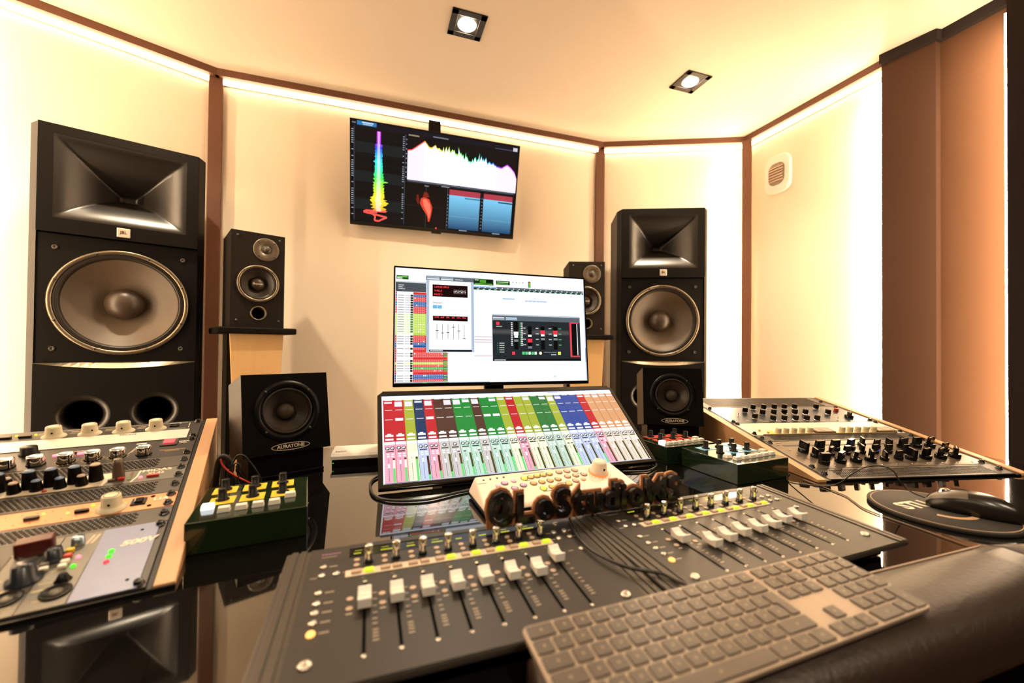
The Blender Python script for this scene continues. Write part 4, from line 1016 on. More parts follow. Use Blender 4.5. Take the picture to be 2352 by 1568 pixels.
# ================================================================== KEYBOARD
def keyboard():
    o = thing('keyboard', 'space grey computer keyboard with number pad resting on the padded desk edge', 'keyboard', (-0.206, 0.249, 0.804), (R(5.79), 0, R(2.41)))
    Wd, Dp = 0.4214, 0.104
    part('base', MB().prism([(x + Wd / 2, y + Dp / 2) for x, y in rrect(Wd, Dp, 0.007, 5)], -0.0045, 0.0), M['kbase'], o, bevel=0.0008)
    U, V = 18.83, 16.85
    p = PB(1, 1)
    cache = {}
    def key(cx, cy, w, d, mark=True):
        k = (round(w, 2), round(d, 2))
        if k not in cache:
            ww, dd = (w - 3.0) * mm, (d - 3.0) * mm
            cache[k] = MB().prism(rrect(ww, dd, 0.0012, 2), 0.0001, 0.0017).mesh('key', M['key'])
        inst('key', cache[k], o, (cx * mm, cy * mm, 0), bevel=0.0004, seg=1)
        if mark: p.rect((cx - 1.2) * mm, (cy - 1.4) * mm, (cx + 1.2) * mm, (cy + 1.4) * mm, '8C7A66', 1)
    def row(r, x0, widths, skip=()):
        x = x0; cy = 103 - (r + 0.5) * V - 0.4
        for i, u in enumerate(widths):
            if i not in skip: key(x + u * U / 2, cy, u * U, V)
            x += u * U
    m0, n0, k0 = 2.2, 280.6, 342.0
    row(0, m0, [1.5] + [1] * 13); row(1, m0, [1] * 13 + [1.5]); row(2, m0, [1.5] + [1] * 12); row(3, m0, [1.75] + [1] * 12); row(4, m0, [1.25] + [1] * 11 + [2.25]); row(5, m0, [1.25, 1.25, 1.5, 6.5, 1.5, 1.25, 1.25])
    # the tall return key
    x1 = (m0 + 14.5 * U - 1.5); xa = m0 + 13.5 * U + 1.5; xb = m0 + 13.75 * U + 1.5; yt = 103 - 2 * V - 0.4 - 1.5; ym = 103 - 3 * V - 0.4 + 1.0; yb = 103 - 4 * V - 0.4 + 1.5
    part('return_key', MB().prism([(a * mm, b * mm) for a, b in ((xb, yb), (x1, yb), (x1, yt), (xa, yt), (xa, ym), (xb, ym))], 0.0001, 0.0017), M['key'], o, bevel=0.0004)
    for r in (0, 1, 2): row(r, n0, [1] * 3)
    row(4, n0, [1, 1, 1], (0, 2)); row(5, n0, [1] * 3)
    for r in (0, 1, 2, 3): row(r, k0, [1.03] * 4)
    row(4, k0, [1.03] * 4, (3,)); row(5, k0, [2.06, 1.03])
    key(k0 + 3.5 * 1.03 * U, 103 - 5 * V - 0.4, 1.03 * U, 2 * V)
    p.build('key_legends', M['inkp'], o, loc=(0, 0, 0.0018))
    part('riser', MB().box(0.02, Wd - 0.02, 0.085, 0.100, -0.0110, -0.0047), M['kbase'], o, bevel=0.001)
keyboard()

# ================================================================== MONITOR CONTROLLER AND SIGN
def controller():
    o = thing('monitor_controller', 'white wedge-shaped monitor controller with pastel round buttons behind the letter sign', 'controller', (-0.152, 0.700, ZD), (0, 0, R(3)))
    w, d = 0.345, 0.112
    fz, bz = 0.017, 0.042
    b = MB().prism([(0.0, 0.004), (d, 0.004), (d, 0.010), (0.0, 0.008)], 0.002, w - 0.002, Matrix(((0, 0, 1, 0), (1, 0, 0, 0), (0, 1, 0, 0), (0, 0, 0, 1))))
    part('dark_base', b, M['blk'], o)
    s = MB()
    s.add([(0, 0, 0.0085), (w, 0, 0.0085), (w, d, 0.0105), (0, d, 0.0105), (0.004, 0.006, fz), (w - 0.004, 0.006, fz), (w - 0.012, d - 0.006, bz), (0.012, d - 0.006, bz)],
          [(0, 3, 2, 1), (4, 5, 6, 7), (0, 1, 5, 4), (1, 2, 6, 5), (2, 3, 7, 6), (3, 0, 4, 7)])
    part('shell', s, M['peach'], o, bevel=0.004, seg=3)
    for x, y in ((0.02, 0.02), (w - 0.02, 0.02), (0.02, d - 0.02), (w - 0.02, d - 0.02)):
        part('rubber_foot', MB().cyl(x, y, 0.0003, 0.004, 0.008, n=12), M['blk'], o)
    ang = math.atan2(bz - fz, d - 0.012)
    def at(u, v, lift=0.0): return (u * w, 0.006 + v * (d - 0.012), fz + v * (bz - fz) + 0.0004 + lift)
    cols = {'y': (0.80, 0.60, 0.16), 'Y': None, 'p': (0.62, 0.42, 0.72), 'o': (0.85, 0.50, 0.22), 's': (0.85, 0.50, 0.36), 'l': (0.74, 0.56, 0.76)}
    bm = {}
    for k, c in cols.items():
        m_ = glow('lit_yellow_key', hx('F0F04A'), 0.55) if c is None else mat('pastel_key_' + k.lower(), c, 0.4, noise=0.03)
        bm[k] = MB().lathe([(0.0058, 0), (0.0056, 0.0014), (0.0040, 0.0024), (0, 0.0028)], 18).mesh('button', m_)
    ring = MB().lathe([(0.0076, 0), (0.0076, 0.0003), (0.0060, 0.0003), (0.0060, 0)], 22).mesh('button_ring', M['ringg'])
    def btn(u, v, k, r=True):
        bo = inst('button', bm[k], o, at(u, v), (ang, 0, 0))
        if r: inst('button_ring', ring, bo, (0, 0, 0))
    for u, v, k in ((0.185, 0.66, 'p'), (0.165, 0.40, 'l'), (0.225, 0.46, 'p'), (0.285, 0.52, 'p')): btn(u, v, k)
    btn(0.140, 0.60, 'l', False); btn(0.245, 0.70, 'l', False)
    for i in range(5): btn(0.318 + 0.043 * i, 0.745 + 0.012 * i, 'Y' if i == 0 else 'y')
    for i in range(4): btn(0.352 + 0.055 * i, 0.54 + 0.012 * i, 'o'); btn(0.388 + 0.057 * i, 0.34 + 0.014 * i, 'Y' if i == 0 else 'y')
    for i in range(3): btn(0.560 + 0.056 * i, 0.815 + 0.004 * i, 's'); btn(0.590 + 0.058 * i, 0.63 + 0.004 * i, 's')
    btn(0.618, 0.455, 's'); btn(0.565, 0.44, 's', False); btn(0.672, 0.47, 's', False)
    p = PB(1, 1)
    for i in range(4): a = at(0.11 + 0.042 * i, 0.80 + 0.01 * i); p.disc(a[0], a[1], 0.002, '3A3028', 1, 8)
    part('knob_ring', MB().lathe([(0.0215, 0), (0.0215, 0.002), (0.017, 0.003)], 36, M3(at(0.815, 0.66), (ang, 0, 0))), M['orange'], o)
    kn = part('volume_knob', MB().lathe([(0.0195, 0.003), (0.0185, 0.006), (0.0140, 0.024), (0.0130, 0.026), (0, 0.0265)], 36, M3(at(0.815, 0.66), (ang, 0, 0))), M['peach'], o)
    part('knob_mark', MB().lathe([(0.0022, -0.001), (0.0022, 0.0006), (0, 0.0006)], 10, M3(at(0.815, 0.66), (ang, 0, 0)) @ M3((0.002, -0.0166, 0.014), (R(74), 0, 0))), M['hole'], kn)
    for k in range(16):
        a = R(-220 + k * 17); c = at(0.815, 0.66)
        part('scale_dot', MB().cyl(c[0] + 0.0265 * math.cos(a), c[1] + 0.0255 * math.sin(a), c[2] + 0.0255 * math.sin(a) * math.tan(ang), c[2] + 0.0255 * math.sin(a) * math.tan(ang) + 0.0006, 0.0007, n=6), M['ringg'], o)
    for i in range(4):
        c = at(0.075 + 0.042 * i, 0.84 + 0.008 * i); part('indicator', MB().lathe([(0.0022, 0), (0.0022, 0.0008), (0, 0.0009)], 10, M3(c, (ang, 0, 0))), M['ringg'], o)
    pr = MB()
    for u, v, ww in ((0.40, 0.90, 0.05), (0.60, 0.95, 0.05), (0.055, 0.74, 0.02), (0.22, 0.33, 0.02), (0.33, 0.66, 0.012), (0.40, 0.25, 0.02), (0.52, 0.45, 0.02), (0.68, 0.70, 0.012)):
        c = at(u, v); pr.box(-ww / 2, ww / 2, -0.0005, 0.0005, 0, 0.0001, M3(c, (ang, 0, 0)))
    part('panel_print', pr, M['ringg'], o)
controller()

def sign():
    o = thing('letter_sign', 'dark cut-out letter sign with brown wooden backing standing between controller and faders', 'sign', (-0.011, 0.580, 0.8050), (0, 0, R(1.6)))
    s = '@LeStudioMS'
    size = 0.058; sx = 0.88
    # widths of the letters, laid out one by one
    xs = []; x = 0; meshes = []
    for i, ch in enumerate(s):
        big = 0.85 if ch == '@' else 1.0
        a = text_mesh(ch, size * big, M['signb'], ext=0.005, off=0.0021, sx=sx * (0.8 if ch == '@' else 1))
        b = text_mesh(ch, size * big, M['signw'], ext=0.0022, off=0.0056, sx=sx * (0.8 if ch == '@' else 1))
        lo = min(v.co.x for v in a.vertices); hi = max(v.co.x for v in a.vertices); bot = min(v.co.y for v in a.vertices)
        cap = size * 0.69 * big
        for me in (a, b):
            me.transform(Matrix.Translation((x - lo, -bot if ch == '@' else -bot, 0)))
        meshes.append((a, b)); x += hi - lo + 0.0030
    k = 0.345 / x
    for i, (a, b) in enumerate(meshes):
        for me, z in ((b, 0.0), (a, -0.0072)):
            me.transform(Matrix.Translation((-x / 2, 0.0048, 0))); me.transform(Matrix.Diagonal((k, 1, 1, 1)))
        bo = inst('letter_backing', b, o, (0, 0, 0), (PI / 2, 0, 0))
        inst('letter_face', a, bo, (0, 0, 0.0074))
    part('base_bar', MB().box(-0.172, 0.172, -0.0018, 0.0018, 0.0002, 0.012), M['signw'], o)
sign()

# ================================================================== BUTTON BOXES
def button_box(loc, yaw, w, d, lab, label, mark, knobs, btns, labels, lit=None, h=0.0468):
    o = thing('button_box', label, 'controller', loc, (0, 0, R(yaw)), 'small knob and button boxes')
    part('body', MB().box(0, w, 0, d, 0.0004, h), M['green'], o, bevel=0.0015)
    for (x0, y0, x1, y1) in labels:
        part('colour_label', MB().box(x0, x1, y0, y1, h, h + 0.0006), M[mark], o)
    ks = MB().lathe([(0.0098, 0), (0.0098, 0.0016), (0.0062, 0.0024), (0.0062, 0.018), (0.0055, 0.0188), (0, 0.0188)], 20).mesh('knob', M['blk'])
    for x, y in knobs: inst('knob', ks, o, (x, y, h + 0.0007))
    bm_ = key_mesh('push_button', 0.017, 0.0135, 0.0075, M['btn']); bl_ = key_mesh('push_button', 0.017, 0.0135, 0.0075, M['lwht'])
    for i, (x, y) in enumerate(btns): inst('push_button', bl_ if i == lit else bm_, o, (x, y, h + 0.0002), bevel=0.0008)
    return o
def rel(org, yaw, pts):
    c, s = math.cos(R(yaw)), math.sin(R(yaw)); out = []
    for x, y in pts:
        dx, dy = x * mm - org[0], y * mm - org[1]; out.append((dx * c + dy * s, -dx * s + dy * c))
    return out
def lab4(org, yaw, pts):
    r = rel(org, yaw, pts); xs = [p[0] for p in r]; ys = [p[1] for p in r]
    return (min(xs), min(ys), max(xs), max(ys))
org = (-0.594, 0.703); yw = 8.0
kn = rel(org, yw, [(-574, 793), (-532, 798), (-488, 805), (-585, 846), (-541, 851), (-498, 858)])
button_box((*org, ZD), yw, 0.158, 0.166, 0, 'green button box with yellow labels beside the left rack', 'yel', kn, rel(org, yw, [(-583, 758), (-556, 740), (-534, 744), (-512, 748), (-490, 752), (-472, 780)]),
           [(x - 0.017, y - 0.020, x + 0.018, y + 0.014) for x, y in kn], 0)
org = (0.431, 0.706); yw = 4.0
kn = rel(org, yw, [(473, 844), (519, 847), (564, 849), (475, 799), (520, 801), (565, 803)])
button_box((*org, ZD), yw, 0.169, 0.165, 0, 'green button box with sky-blue labels beside the right rack', 'blul', kn, rel(org, yw, [(455, 758), (461, 737), (487, 740), (511, 742), (535, 745), (558, 748), (583, 751), (583, 774)]),
           [(x - 0.021, y - 0.016, x + 0.020, y + 0.016) for x, y in (kn[0], kn[2], kn[4], kn[5])])
org = (0.387, 0.888); yw = 3.0
kn = rel(org, yw, [(425, 1012), (467, 1015), (512, 1018), (426, 974), (470, 976), (516, 979)])
kn = [(x, min(y, 0.113) if i < 3 else y - 0.012) for i, (x, y) in enumerate(kn)]
button_box((*org, ZD), yw, 0.168, 0.128, 0, 'green button box with red labels in front of the far cube speaker', 'redl', kn[3:] + kn[:3], rel(org, yw, [(407, 930), (413, 910), (433, 912), (455, 914), (480, 917), (505, 919), (530, 922), (533, 945)]),
           [(x - 0.020, y - 0.017, x + 0.020, y + 0.012) for x, y in kn], 0, 0.0452)

# ================================================================== DOCK, MOUSE, PAD
o = thing('docking_station', 'white low docking station at the back of the desk', 'dock', (-0.440, 1.105, ZD), (0, 0, R(-3)))
part('base', MB().box(0.003, 0.317, 0.003, 0.085, 0.0004, 0.018), M['blk'], o)
tp = [(0.0, 0.018), (0.090, 0.018), (0.090, 0.030), (0.080, 0.0345), (0.030, 0.0345), (0.010, 0.031), (0.002, 0.026)]
part('shell', MB().prism(tp, 0.0, 0.32, Matrix(((0, 0, 1, 0), (1, 0, 0, 0), (0, 1, 0, 0), (0, 0, 0, 1)))), M['white'], o, bevel=0.001)
part('status_light', MB().lathe([(0.0012, 0), (0.0012, 0.0004), (0, 0.0005)], 8, M3((0.006, 0.0028, 0.010), (PI / 2, 0, 0))), M['lgrn'], o)
text('logo_lettering', 'belkin', 0.011, M['ringg'], o, (0.022, 0.0215, 0.0336), (R(10), 0, 0), ext=0.0001)

o = thing('mouse_pad', 'round dark mouse pad with a pale ring and lettering', 'mouse pad', (0.676, 0.478, ZD + 0.0005))
part('disc', MB().lathe([(0, 0), (0.104, 0), (0.105, 0.001), (0.105, 0.0055), (0.1045, 0.0065), (0, 0.0065)], 72), M['pad'], o)
part('ring_print', MB().lathe([(0.0995, 0.0066), (0.0995, 0.0068), (0.0980, 0.0068), (0.0980, 0.0066)], 72), M['tanprint'], o)
text('pad_lettering', 'STU', 0.042, M['print'], o, (-0.024, 0.026, 0.0068), (0, 0, R(-4)), off=0.0014, ext=0.0001, sx=0.98)
cr = MB(); n = 30
cr.add([(0.050 * math.cos(a) * s_, 0.050 * math.sin(a) * s_, 0.0067) for s_ in (1.0, 0.80) for a in [R(200 + 120 * k / n) for k in range(n + 1)]], [(k, k + 1, n + 2 + k, n + 1 + k) for k in range(n)])
part('crescent_print', cr, M['tanprint'], o)

def mouse():
    o = thing('mouse', 'dark wired computer mouse on the round pad', 'mouse', (0.709, 0.448, ZD + 0.0072), (0, 0, R(27)))
    L = 0.122; n = 18; k = 14
    def sect(t):     # t 0 tail .. 1 nose
        w = 0.0305 * (math.sin(PI * (0.10 + 0.82 * t)) ** 0.45) * (1.0 - 0.10 * math.exp(-((t - 0.55) / 0.16) ** 2))
        h = 0.040 * (math.sin(PI * min(1, 0.06 + 0.60 * t + 0.30 * t * t)) ** 0.55) * (1 - 0.30 * t) + 0.004
        if t < 0.02: w *= 0.6; h *= 0.5
        if t > 0.98: w *= 0.86; h *= 0.72
        return w, h
    vs = []; ys = [(-0.5 + i / n) * L for i in range(n + 1)]
    for i, y in enumerate(ys):
        w, h = sect(i / n)
        for j in range(k + 1):
            a = PI * j / k
            vs.append((w * math.copysign(abs(math.cos(a)) ** 0.72, math.cos(a)), y, 0.001 + h * math.sin(a) ** 0.75))
    m1 = k + 1
    fs = [(i * m1 + j, i * m1 + j + 1, (i + 1) * m1 + j + 1, (i + 1) * m1 + j) for i in range(n) for j in range(k)]
    fs += [tuple(range(m1)), tuple(range(n * m1, n * m1 + m1))[::-1]] + [(i * m1, (i + 1) * m1, (i + 1) * m1 + k, i * m1 + k) for i in range(n)]
    part('shell', MB().add(vs, fs, None, True), M['mouse'], o)
    # the two grey buttons follow the shell, slightly proud of it
    for sgn in (-1, 1):
        bv = []; n2 = 8; js = range(8, 12) if sgn < 0 else range(3, 7)
        rows = [i for i in range(10, n + 1)]
        for i in rows:
            for j in js:
                x, y, z = vs[i * m1 + j]; bv.append((x * 1.01, y + (0.0006 if i == n else 0), z + 0.0009))
        q = len(list(js))
        part('mouse_button', MB().add(bv, [(a * q + b, a * q + b + 1, (a + 1) * q + b + 1, (a + 1) * q + b) for a in range(len(rows) - 1) for b in range(q - 1)], None, True), M['mouset'], o)
    part('wheel', MB().lathe([(0, -0.0035), (0.010, -0.0035), (0.011, -0.002), (0.011, 0.002), (0.010, 0.0035), (0, 0.0035)], 24, M3((0, 0.034, 0.0255), (0, PI / 2, 0))), M['chrome'], o)
    return o
mo = mouse()

# ================================================================== RACKS
W19 = 0.4826
ME['rscr'] = lathe_mesh('rack_screw', [(6.6, 0), (6.6, 1.0), (4.6, 1.2), (4.6, 5.2), (3.8, 6.0), (2.2, 6.0), (2.0, 4.0), (0, 4.0)], 14, M['blkg'])
def blade(name, r, h, mt):
    mb = MB().lathe([(r, 0), (r, h * 0.32), (r * 0.86, h * 0.36), (0, h * 0.36)], 20)
    pts = [(-r * 1.02, h * 0.2), (r * 1.02, h * 0.2), (r * 1.0, h * 0.75), (r * 0.92, h), (-r * 0.92, h), (-r * 1.0, h * 0.75)]
    mb.prism(pts, -r * 0.34, r * 0.34, Matrix(((0, 0, 1, 0), (1, 0, 0, 0), (0, 1, 0, 0), (0, 0, 0, 1))))
    return mb.mesh(name, mt)
ME['bladeL'] = blade('knob', 0.0118, 0.027, M['blkg'])
ME['bladeS'] = blade('knob', 0.0090, 0.022, M['blkg'])
ME['lineL'] = MB().box(-0.0006, 0.0006, -0.0108, 0.0108, 0.0270, 0.0273).mesh('pointer_line', M['print'])
ME['lineS'] = MB().box(-0.0005, 0.0005, -0.0082, 0.0082, 0.0220, 0.0223).mesh('pointer_line', M['print'])
ME['eqk'] = lathe_mesh('knob', [(8.0, 2.6), (8.0, 15), (7.2, 16.2), (0, 16.2)], 18, M['blk'])
ME['eqs'] = lathe_mesh('knob_skirt', [(9.4, 0), (9.4, 1.2), (8.4, 2.5), (0, 2.5)], 18, M['chrome'])
ME['cmk'] = lathe_mesh('knob', [(8.0, 0), (7.6, 12), (6.8, 15.5), (6.0, 16.2), (0, 16.2)], 18, M['cream'])
ME['hat'] = lathe_mesh('knob', [(18.5, 0), (18.0, 1.2), (13.5, 4.6), (12.4, 6), (11.4, 20), (10.4, 21.5), (0, 21.5)], 28, M['cream'])
ME['hatr'] = lathe_mesh('knob_ring', [(9.2, 21.55), (9.2, 21.8), (8.2, 21.8), (8.2, 21.55)], 28, M['ringg'])
ME['hatd'] = lathe_mesh('pointer_dot', [(1.6, 0), (1.6, 0.5), (0, 0.5)], 10, M['hole'], M3((0, -0.0124, 0.011), (R(86), 0, 0)))
ME['chk'] = lathe_mesh('knob', [(11.2, 1), (11.2, 15), (10.6, 16.0), (9.8, 16.2)], 28, M['chrome'])
ME['cht'] = lathe_mesh('knob_top', [(9.8, 16.2), (9.4, 15.6), (0, 15.6)], 28, M['chromet'])
ME['chl'] = MB().box(-0.0007, 0.0007, -0.0116, -0.0108, 0.001, 0.0158).mesh('pointer_line', M['hole'])
ME['chs'] = lathe_mesh('knob_skirt', [(12.2, 0), (12.2, 0.8), (0, 0.8)], 24, M['hole'])
ME['mbig'] = lathe_mesh('knob', [(10.0, 0), (9.2, 6), (7.4, 26), (6.8, 27.6)], 20, M['blk'])
ME['msm'] = lathe_mesh('knob', [(9.2, 0), (8.6, 5), (7.0, 15), (6.4, 16)], 20, M['blk'])
for a, m_ in (('b', 'bluek'), ('c', 'tan')):
    ME['mbt' + a] = lathe_mesh('knob_cap', [(6.8, 27.6), (5.5, 29.0), (0, 29.4)], 20, M[m_])
    ME['mst' + a] = lathe_mesh('knob_cap', [(6.4, 16), (5.2, 17.2), (0, 17.6)], 20, M[m_])
ME['tog'] = lathe_mesh('toggle', [(3.2, 0), (3.2, 1.5), (1.1, 1.6), (1.3, 9), (1.6, 11), (0, 11.8)], 10, M['steel'])
ME['dot'] = lathe_mesh('led', [(2.0, 0), (2.0, 1.2), (1.2, 2.0), (0, 2.2)], 10, M['lyel'])
def led(parent, x, y, m_, r=1.0):
    k = 'dot' + m_
    if k not in ME: ME[k] = lathe_mesh('led', [(2.0, 0), (2.0, 1.2), (1.2, 2.0), (0, 2.2)], 10, M[m_])
    return inst('led', ME[k], parent, (x, y, 0.0002), scale=(r, r, r))

def rack_frame(origin, yaw, tilt, k):
    e = Vector((-0.339, 0, 1.07)); o_ = e + (Vector(origin) - e) * k
    return M3(o_, (R(tilt), 0, R(yaw))), (R(tilt), 0, R(yaw)), k
def rack_unit(fr, name, label, cat, u0, u1, v0, v1, material, screws, group=None, th=0.0030, chassis=0.0012):
    m, rot, k = fr
    o = thing(name, label, cat, m @ Vector((0, v0 * k, 0)), rot, group)
    o.scale = (k, k, k)
    g = 0.0006
    part('front_panel', MB().box(u0, u1, g, v1 - v0 - g, -th, 0.0), material, o, bevel=0.0006)
    part('chassis', MB().box(u0 + 0.02, u1 - 0.02, 0.003, v1 - v0 - 0.003, -th - chassis, -th - 0.0001), M['panel'], o)
    h = v1 - v0
    for u in screws:
        for v in ((0.009, h - 0.009) if h > 0.03 else (h / 2,)):
            inst('rack_screw', ME['rscr'], o, (u, v, 0.0))
    return o
def vent(fr, label, u0, u1, v0, v1, pu0, pu1, screws, nx, ny, material='gunl'):
    m, rot, k = fr
    o = thing('vent_panel', label, 'vent panel', m @ Vector((0, v0 * k, 0)), rot, 'perforated rack vent panels')
    o.scale = (k, k, k)
    h = v1 - v0; g = 0.0006; e = 0.006
    fr_ = MB(); fr_.box(u0, pu0, g, h - g, -0.003, 0); fr_.box(pu1, u1, g, h - g, -0.003, 0); fr_.box(pu0, pu1, g, e, -0.003, 0); fr_.box(pu0, pu1, h - e, h - g, -0.003, 0)
    part('frame', fr_, M[material], o)
    gr = perforated(pu0, pu1, e, h - e, nx, ny)
    go = part('perforated_grille', gr, M[material], o)
    part('backing', MB().box(pu0, pu1, e, h - e, -0.0042, -0.0037), M['hole'], o)
    for u in screws:
        inst('rack_screw', ME['rscr'], o, (u, h * 0.5, 0.0))
    return o

# ---------------------------------------------------------------- right rack
FR = rack_frame((0.616, 0.635, 0.784), -11.58, 10.66, 1.045)
def cabinet(frm, yaw, side, label, depth, tilt):
    """wooden cheeks, rails and back of a desktop rack; the units are bolted to it"""
    origin = frm[0].translation; k = frm[2]
    o = thing('rack_cabinet', label, 'rack', (origin[0], origin[1], ZD), (0, 0, R(yaw)), 'sloping desktop racks')
    o.scale = (k, k, k)
    z0 = (origin[2] - ZD) / k; ct, st = math.cos(R(tilt)), math.sin(R(tilt))
    yz = lambda v, n: (v * ct - n * st, z0 + v * st + n * ct)
    SW = Matrix(((0, 0, 1, 0), (1, 0, 0, 0), (0, 1, 0, 0), (0, 0, 0, 1)))
    def cheek(u0, u1, top, mt, name, v0=-0.004):
        a = yz(v0, top); b = yz(depth, top)
        part(name, MB().prism([(a[0], 0.0004), (b[0], 0.0004), b, a], u0, u1, SW), mt, o, bevel=0.001)
    e0, e1 = (0.0, W19) if side > 0 else (0.008 - W19, 0.008)
    cheek(e0 - 0.034, e0 - 0.0125, 0.002, M['maple'], 'wooden_cheek'); cheek(e1 + 0.0075 if side < 0 else e1 + 0.0125, e1 + 0.029 if side < 0 else e1 + 0.034, 0.002, M['maple'], 'wooden_cheek')
    cheek(e0 - 0.0122, e0 - 0.0004, -0.001, M['blk'], 'rail'); cheek(e1 + 0.0004, e1 + 0.0072 if side < 0 else e1 + 0.0122, -0.001, M['blk'], 'rail')
    b = yz(depth, -0.012)
    part('back_panel', MB().box(e0 - 0.034, e1 + 0.029, b[0] + 0.0005, b[0] + 0.018, 0.0004, b[1]), M['blk'], o)
    part('inner_tray', MB().prism([(yz(0.10, 0)[0], 0.0004), (b[0], 0.0004), (b[0], b[1] - 0.008), (yz(0.10, -0.020)[0], yz(0.10, -0.020)[1])], e0 + 0.01, e1 - 0.01, SW), M['blk'], o)
    if side < 0:
        part('front_lip', MB().box(e0, e1 + 0.029, -0.008, -0.0045, 0.0004, z0 - 0.001), M['blk'], o)
    return o
cabinet(FR, -11.58, 1, 'sloping desktop rack with pale wooden cheeks on the right wing', 0.576, 10.66)
SR = (0.009, W19 - 0.009)
vent(FR, 'perforated vent panel at the front edge of the right rack', 0, W19, 0.0, 0.048, 0.035, 0.448, SR, 80, 7)
vent(FR, 'perforated vent panel between the black-knob processor and the ivory compressor', 0, W19, 0.202, 0.242, 0.035, 0.448, SR, 90, 5, 'gun')
vent(FR, 'perforated vent panel at the back of the right rack', 0, W19, 0.474, 0.575, 0.025, 0.455, SR, 90, 12, 'gun')
o = rack_unit(FR, 'rack_processor', 'grey rack processor with rows of black pointer knobs on the right rack', 'rack unit', 0, W19, 0.049, 0.201, M['panelg'], SR)
q = random.Random(21)
big = [(57, 137), (105, 141), (152, 144), (200, 147), (355, 146), (400, 149), (441, 148), (53, 72), (101, 76), (145, 78), (187, 80), (304, 83), (347, 84), (390, 84), (434, 86)]
small = [(254, 165), (281, 150), (321, 153), (452, 122), (62, 108), (113, 115), (160, 118), (206, 121), (244, 121), (282, 120), (228, 82), (270, 84), (330, 118)]
angs = [0, 88, 84, 70, 80, 85, 70, 88, 62, 55, 40, 10, 75, 68, 50]
def set_knob(o, kx, ky, bigk, a):
    k = inst('knob', ME['bladeL' if bigk else 'bladeS'], o, (kx * mm, (ky - 49) * mm, 0.0003), (0, 0, R(a)))
    inst('pointer_line', ME['lineL' if bigk else 'lineS'], k)
for (x, y), a in zip(big, angs): set_knob(o, x, y, True, -a)
for x, y in small: set_knob(o, x, y, False, -q.choice((5, 30, 60, 80, 85, 15)))
for x in range(70, 460, 42): inst('panel_screw', ME['sscr'], o, (x * mm, 0.010, 0.0003))
for x, y in ((30, 100), (25, 70), (35, 50), (22, 130), (30, 140), (465, 60)): part('jewel', MB().cyl(x * mm, y * mm, 0.0002, 0.0012, 0.003, n=10), M['steel'], o)
led(o, 0.268, 0.085, 'lblu', 1.7)
p = PB(1, 1)
p.rect(0.040, 0.004, 0.445, 0.0055, '1A1510', 1); p.rect(0.030, 0.118, 0.40, 0.128, '15110D', 1)
for x, y in big + small: p.words((x - 8) * mm, (y - 49 - 17) * mm, 16 * mm, 1.6 * mm, '2A221A', 1, x)
p.build('panel_print', M['inkp'], o, loc=(0, 0, 0.0001))
o = rack_unit(FR, 'rack_compressor', 'ivory rack compressor with cream knobs and two meters on the right rack', 'rack unit', 0, W19, 0.243, 0.333, M['ivory'], SR)
for x in (84, 108, 133, 158, 183, 286, 311, 337, 363, 388):
    inst('knob', ME['cmk'], o, (x * mm, 0.012, 0.0002))
for x in (228, 426):
    w_ = 0.030
    mt = part('meter', MB().box(x * mm - w_, x * mm + w_, 0.002, 0.034, 0.0, 0.006), M['trim'], o, bevel=0.001)
    part('meter_window', MB().box(x * mm - w_ + 0.005, x * mm + w_ - 0.005, 0.006, 0.030, 0.0061, 0.0064), M['tan'], mt)
    part('meter_needle', MB().box(-0.0004, 0.0004, 0, 0.018, 0.0066, 0.0069, M3((x * mm, 0.008, 0), (0, 0, R(35)))), M['hole'], mt)
for x, y in ((40, 30), (55, 14)): part('indicator_jewel', MB().cyl(x * mm, y * mm, 0.0002, 0.004, 0.0035, n=12), M['gold'], o)
part('yellow_label', MB().box(0.062, 0.078, 0.004, 0.030, 0.0, 0.0004), M['yel'], o); part('yellow_label', MB().box(0.258, 0.268, 0.004, 0.022, 0.0, 0.0004), M['yel'], o)
part('front_lip', MB().box(0.03, 0.455, 0.0, 0.0015, 0.0, 0.003), M['gold'], o)
o = rack_unit(FR, 'rack_equaliser', 'blue-black rack equaliser with three rows of ribbed knobs on the right rack', 'rack unit', 0, W19, 0.334, 0.473, M['eq'], SR)
for x, y in ((156, 462), (195, 463), (235, 465), (272, 465), (310, 465), (388, 462), (107, 434), (153, 414), (193, 415), (231, 416), (268, 415), (304, 413), (383, 410), (100, 379), (148, 362), (185, 361), (223, 360), (260, 359), (295, 358)):
    k = inst('knob', ME['eqk'], o, (x * mm, min((y - 334 - 8) * mm, 0.128), 0.0)); inst('skirt', ME['eqs'], k)
k = part('selector_knob', MB().lathe([(0.012, 0), (0.012, 0.008), (0.007, 0.009), (0.007, 0.018), (0, 0.018)], 6, M3((0.427, 0.036, 0.0002))), M['blkg'], o)
part('red_button', MB().cyl(0.440, 0.095, 0.0002, 0.010, 0.007, 0.006, 16), M['red'], o)
for x, y in ((57, 55), (363, 12)): inst('toggle_switch', ME['tog'], o, (x * mm, y * mm, 0.0002))
p = PB(1, 1)
for x in range(110, 400, 38): p.words(x * mm, 0.012, 0.02, 0.0015, 'B8C0C8', 1, x)
p.words(0.05, 0.118, 0.010, 0.003, 'C8D0D8', 1, 3); p.words(0.06, 0.020, 0.010, 0.003, 'C8D0D8', 1, 4)
p.build('panel_print', M['inkp'], o, loc=(0, 0, 0.0001))

